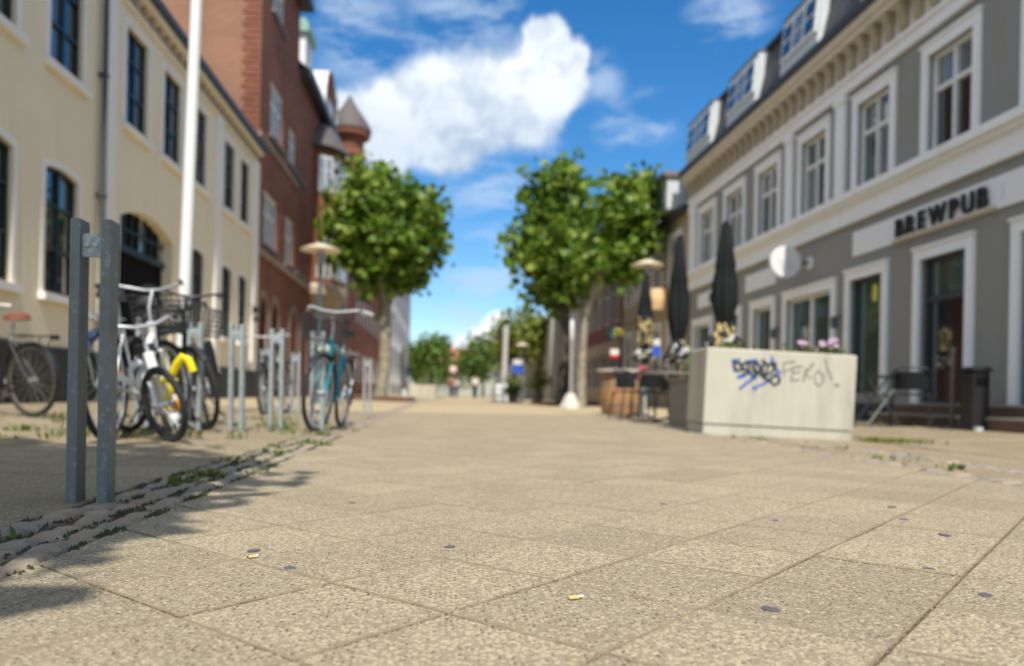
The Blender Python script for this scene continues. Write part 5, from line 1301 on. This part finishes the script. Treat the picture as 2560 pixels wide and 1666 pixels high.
mk = MB(); 
for k in range(7): a0, a1 = -1.1 + k * .32, -1.1 + (k + 1) * .32; mk.tube(RS.P(9.56 - .05 * math.cos(a0), 3.12 + .12 * math.sin(a0), .038), RS.P(9.56 - .05 * math.cos(a1), 3.12 + .12 * math.sin(a1), .038), .006, n=4)
mk.build('printed_mark', M['zinc'], sg)
for (a, b, l) in ((16.5, 18.2, 'blank white sign panel above the small windows of the grey house'), (20.4, 21.75, 'far white sign panel with a dark mark on the grey house')):
    x = MB(); RS.box(x, a, b, 2.9, 3.3, -.002, .03); o = tag(x.build('sign_panel', MATS['white_board']), l, 'sign', 'white sign panels')
    if a > 20:
        x = MB(); RS.box(x, 20.45, 20.75, 2.97, 3.23, .031, .04); x.build('dark_mark', M['black'], o)
rs = thing('round_sign', (6.7, 14.9, 3.05), 'round white projecting sign on the grey house above the big window', 'sign')
MB().lathe([(.30, -.05), (.315, -.04), (.315, .04), (.30, .05)], 36).xform(Matrix.Translation((6.67, 14.9, 3.08)) @ Matrix.Rotation(PI / 2, 4, 'X')).build('disc', M['white'], rs, False)
mk = MB()
for (x0, z0, x1, z1) in ((6.52, 3.14, 6.60, 3.02), (6.60, 3.02, 6.66, 3.14), (6.72, 3.14, 6.72, 3.02), (6.72, 3.02, 6.80, 3.02), (6.56, 2.96, 6.78, 2.96)): mk.tube((x0, 14.846, z0), (x1, 14.846, z1), .007, n=4)
mk.build('faint_lettering', M['zinc'], rs)
MB().tube((6.98, 14.9, 3.08), (7.2, 14.9, 3.08), .025).build('bracket', M['black'], rs)
MB().lathe([(.13, 0), (.13, .03), (.05, .05)], 20).xform(Matrix.Translation((7.199, 14.9, 3.08)) @ Matrix.Rotation(-PI / 2, 4, 'Y')).build('wall_plate', M['white'], rs, True)
for (v, l) in ((13.68, 'small blue-grey wall lamp between the pub windows'), (16.3, 'farther small blue-grey wall lamp beside the small pub window')):
    t = thing('wall_lamp', (7.1, v, 1.75), l, 'lamp', 'wall lamps on the pub')
    MB().lathe([(.03, -.1), (.06, -.08), (.06, .06), (.075, .08), (.02, .12)], 12, (7.07, v, 1.78)).build('shade', M['teal_metal'], t, True); MB().tube((7.07, v, 1.9), (7.2, v, 1.9), .012).build('arm', M['black'], t)
# warm thing seen behind the pub glass: notice in the door
for (v, z, w, h, m_, l) in ((10.42, 1.62, .16, .42, M['gold'], 'yellowish notice hanging in the pub door'), (12.75, 2.22, .14, .28, M['yellowsign'], 'yellow paper hung high in the shop window')):
    x = MB(); x.box(7.308, 7.312, v - w / 2, v + w / 2, z - h / 2, z + h / 2); tag(x.build('window_notice', m_), l, 'notice')
# bin, board and post by the steps
t = thing('litter_bin', (6.42, 8.95, gz(6.4)), 'tall black litter bin beside the brown door steps', 'bin'); g = gz(6.4)
x = MB(); x.prism([(6.36, 8.9), (6.58, 8.9), (6.58, 9.12), (6.36, 9.12)], g + .03, g + .72, .02, .02); x.build('body', M['black'], t)
x = MB(); x.prism([(6.34, 8.88), (6.60, 8.88), (6.60, 9.14), (6.34, 9.14)], g + .721, g + .78, .03, .03); x.build('lid', M['fabric'], t)
x = MB(); x.box(6.40, 6.54, 8.893, 8.899, g + .55, g + .66); x.build('mouth', M['void'], t)
x = MB(); x.lathe([(.05, 0), (.05, .05)], 10, (6.40, 8.84, g)); x.build('foot', M['zinc'], t)
t = thing('slim_post', (6.55, 9.55, gz(6.5)), 'slim olive metal post between the cafe chair and the black bin', 'post')
MB().lathe([(.022, -.02), (.022, .98), (.03, 1.0), (.03, 1.04), (.0, 1.05)], 10, (6.55, 9.55, gz(6.5))).build('shaft', mat('olive_metal', (.14, .135, .095), .5), t, True); MB().lathe([(.08, -.01), (.08, .015)], 12, (6.55, 9.55, gz(6.5))).build('base', M['woodgrey'], t)

# ---- far clutter
t = post_sign('info_pillar', -1.68, 33.75, 2.3, 'white pillar with a blue plate next to the rusty tree bed', 'pillar', (.01, .01), M['blue_p'], M['white'], r=.13)
x = MB(); x.box(-1.62, -1.55, 33.6, 33.9, 1.05, 1.5); x.build('blue_plate', M['blue_p'], t); x = MB(); x.box(-1.62, -1.55, 33.6, 33.9, .55, .8); x.build('pink_plate', mat('pink_card', (.62, .12, .16), .6), t)
t = thing('white_post', (3.05, 39.9, gz(3)), 'tall pale post leaning slightly in the distance right of centre', 'post'); MB().path([(3.0, 39.9, -.02), (3.06, 39.9, 1.2), (3.12, 39.9, 3.85)], .14, 12).build('shaft', M['palegrey'], t, True)
MB().lathe([(.3, -.02), (.3, .5), (.2, .55)], 12, (3.0, 39.9, 0)).build('base', M['white'], t, True)
t = post_sign('blue_sign', 3.73, 39.8, 2.2, 'blue and white sign on a post behind the distant planters', 'sign', (.55, .75), M['blue_p']); x = MB(); x.box(3.5, 3.96, 39.745, 39.755, 1.9, 2.15); x.build('white_band', M['paper'], t)
t = post_sign('round_traffic_sign', .74, 65, 2.7, 'distant round red and white traffic sign in the middle of the street', 'traffic sign', (.01, .01), M['redp'])
for (r, y, m_) in ((.34, 64.94, M['redp']), (.27, 64.92, M['paper'])): MB().lathe([(r, -.01), (r, .01)], 20).xform(Matrix.Translation((.74, y, 2.4)) @ Matrix.Rotation(PI / 2, 4, 'X')).build('disc', m_, t)
for (u, v, h, s, l, fmm) in ((3.4, 37.9, .9, .45, 'potted olive shrub left of the blue sign', 'leaf3'), (4.0, 33.0, 1.0, .5, 'potted olive shrub before the dark-trunked tree', 'leaf3'), (3.2, 36.2, .55, .3, 'small potted shrub beside the far bicycle', 'leaf2')):
    t = thing('potted_shrub', (u, v, gz(u)), l, 'potted plant', 'potted shrubs'); g = gz(u)
    MB().lathe([(.18, -.01), (.24, .42), (.26, .45), (.22, .45), (.2, .4)], 16, (u, v, g)).build('pot', M['woodgrey'], t, True)
    f = foliage([((0, 0, h), (s, s, s * .9))], 420, .11, 50); join_obj('foliage', quick_mesh(f, 'foliage', M[fmm]), t)
    MB().tube((u, v, g + .3), (u, v, g + h), .02).build('stem', M['bark_d'], t)
for (u, v, l) in ((2.75, 37.2, 'white sandwich board at the foot of the pale post'),):
    t = thing('sandwich_board', (u, v, gz(u)), l, 'sandwich board', 'sandwich boards')
    for s in (-1, 1):
        x = MB(); x.obox((u, v + s * .14, gz(u) + .42), (.28, 0, 0), (0, .012, 0), (0, -s * .11, .42)); x.build('panel', M['white'], t)
# people far down the street
def person(loc, az, label, shirt, legs, h=1.72, stride=.16):
    t = thing('person', loc, label, 'person', None, az)
    def skin(edges, nm, m):
        vs = [e[0] for e in edges[0]]; me = bpy.data.meshes.new(nm); me.from_pydata(vs, edges[1], []); o = bpy.data.objects.new(nm, me); COL.objects.link(o)
        md = o.modifiers.new('s', 'SKIN'); sv = me.skin_vertices[0].data
        for i, e in enumerate(edges[0]): sv[i].radius = e[1]; sv[i].use_root = (i == 0)
        sb_ = o.modifiers.new('u', 'SUBSURF'); sb_.levels = sb_.render_levels = 1
        dg = bpy.context.evaluated_depsgraph_get(); dg.update(); nm_ = bpy.data.meshes.new_from_object(o.evaluated_get(dg)); o.modifiers.clear(); o.data = nm_; nm_.materials.clear(); nm_.materials.append(m)
        for p in nm_.polygons: p.use_smooth = True
        o.parent = t; return o
    k = h / 1.72; s = stride
    J = [((0, 0, .95), (.13, .10)), ((0, 0, 1.15), (.13, .09)), ((0, 0, 1.38), (.16, .09)), ((0, 0, 1.48), (.055, .055)), ((0, 0, 1.56), (.075, .09)), ((0, 0, 1.68), (.07, .085)),
         ((.19, 0, 1.40), (.05, .05)), ((.23, .03, 1.13), (.042, .042)), ((.23, -.08, .90), (.032, .032)), ((.23, -.12, .82), (.03, .02)),
         ((-.19, 0, 1.40), (.05, .05)), ((-.23, .05, 1.13), (.042, .042)), ((-.23, .10, .90), (.032, .032)), ((-.23, .12, .82), (.03, .02)),
         ((.09, 0, .88), (.085, .085)), ((.09, -s * .6, .48), (.06, .06)), ((.09, -s, .08), (.04, .04)), ((.09, -s - .14, .04), (.04, .03)),
         ((-.09, 0, .88), (.085, .085)), ((-.09, s * .3, .48), (.06, .06)), ((-.09, s, .09), (.04, .04)), ((-.09, s - .13, .04), (.04, .03))]
    J = [((a[0] * k, a[1] * k, a[2] * k), (b[0] * k, b[1] * k)) for a, b in J]
    E_ = [(0, 1), (1, 2), (2, 3), (3, 4), (4, 5), (2, 6), (6, 7), (7, 8), (8, 9), (2, 10), (10, 11), (11, 12), (12, 13), (0, 14), (14, 15), (15, 16), (16, 17), (0, 18), (18, 19), (19, 20), (20, 21)]
    skin((J, E_), 'body', M['skin'])
    up_ = [J[0], J[1], J[2], J[6], J[7], J[10], J[11]]; up_ = [(a, (b[0] * 1.18 + .008, b[1] * 1.18 + .008)) for a, b in up_]; skin((up_, [(0, 1), (1, 2), (2, 3), (3, 4), (2, 5), (5, 6)]), 'shirt', shirt)
    lg = [J[0], J[14], J[15], J[16], J[18], J[19], J[20]]; lg = [(a, (b[0] * 1.15 + .008, b[1] * 1.15 + .008)) for a, b in lg]; skin((lg, [(0, 1), (1, 2), (2, 3), (0, 4), (4, 5), (5, 6)]), 'trousers', legs)
    hr = MB().lathe([(.078 * k, 1.60 * k), (.092 * k, 1.66 * k), (.085 * k, 1.72 * k), (.05 * k, 1.765 * k), (.0, 1.775 * k)], 10, (0, .015, 0)); hr.build('hair', M['hair'], t, True, world=False)
person((2.18, 55, 0), 0, 'person in a white shirt walking away far down the street', M['shirt'], M['denim'])
person((.55, 58, 0), R_(180), 'person in a red top walking towards the camera in the distance', M['rust_cloth'], M['denim'], 1.66)
person((.95, 60, 0), R_(170), 'person in a pale top beside the one in red', mat('pale_cotton', (.5, .5, .48), .8), M['denim'], 1.62)

# ---- litter on the slabs
def butt(u, v, rz, L, label, flat=False):
    z = gz(u) + (.004 if not flat else .002); t = thing('cigarette_butt', (u, v, z), label, 'cigarette butt', 'cigarette butts on the slabs', rz); t.scale = (.82, .82, .82)
    if not flat:
        MB().path([(-L / 2, 0, 0), (L * .25, 0, .0005)], .0039, 10).build('filter', M['filter'], t, True, world=False)
        MB().path([(L * .25, 0, .0005), (L * .42, 0, .001), (L * .5, .001, .0005)], [.0039, .0038, .0028], 10).build('paper', M['paper'], t, True, world=False); MB().path([(-L / 2 - .003, 0, 0), (-L / 2, 0, 0)], [.002, .0036], 8).build('ash', M['black'], t, True, world=False)
    else:
        MB().prism([(-.013, -.006), (.010, -.007), (.012, .005), (-.011, .007)], .0, .005, .0015, .0015).build('filter', M['filter'], t, world=False)
        MB().prism([(.011, -.004), (.025, -.001), (.024, .006), (.012, .005)], .002, .0045, .001, .001).build('paper', M['paper'], t, world=False)
butt(-.39, 1.67, .5, .024, 'yellow-brown cigarette butt lying left of centre on the slabs')
butt(.23, 1.33, .35, .03, 'flattened yellow cigarette butt with white paper end in the middle foreground', True)
random.seed(11)
GUM = [(-.408, 1.749, .016, 'faint dark gum spot just behind the left cigarette butt'), (-.297, 1.577, .014, 'dark gum spot just right of the left cigarette butt'), (.022, 1.792, .013, 'dark gum spot right of centre line between the two cigarette butts'), (.549, 1.256, .018, 'largest dark gum spot right of the flattened cigarette butt'),
       (.987, 1.336, .016, 'dark gum spot near the right edge of the foreground'), (1.319, 1.941, .018, 'dark gum spot right of the long joint, middle distance'), (1.364, 2.198, .015, 'thin dark gum spot behind the long joint at right'), (.957, 2.168, .013, 'small dark gum spot centre right in the middle distance'),
       (1.481, 2.455, .016, 'farthest dark gum spot at right'), (.725, 2.5, .012, 'farthest small gum spot near the centre'), (-.282, 2.504, .015, 'farthest gum spot left of centre'), (1.017, 1.547, .012, 'small gum spot at right between the two joints')]
for (u, v, r, l) in GUM:
    n = 12; P = [(r * (1 + rnd(-.22, .18)) * math.cos(2 * PI * k / n), r * .75 * (1 + rnd(-.22, .18)) * math.sin(2 * PI * k / n)) for k in range(n)]
    o = MB().prism(P, -.001, .0014, .002, .0008).build('gum_spot', M['gum'], None); o.location = (u, v, gz(u) + .0012); o.rotation_euler = (0, -math.atan(slope(u)), rnd(0, 3)); tag(o, l, 'gum spot', 'trodden gum spots')
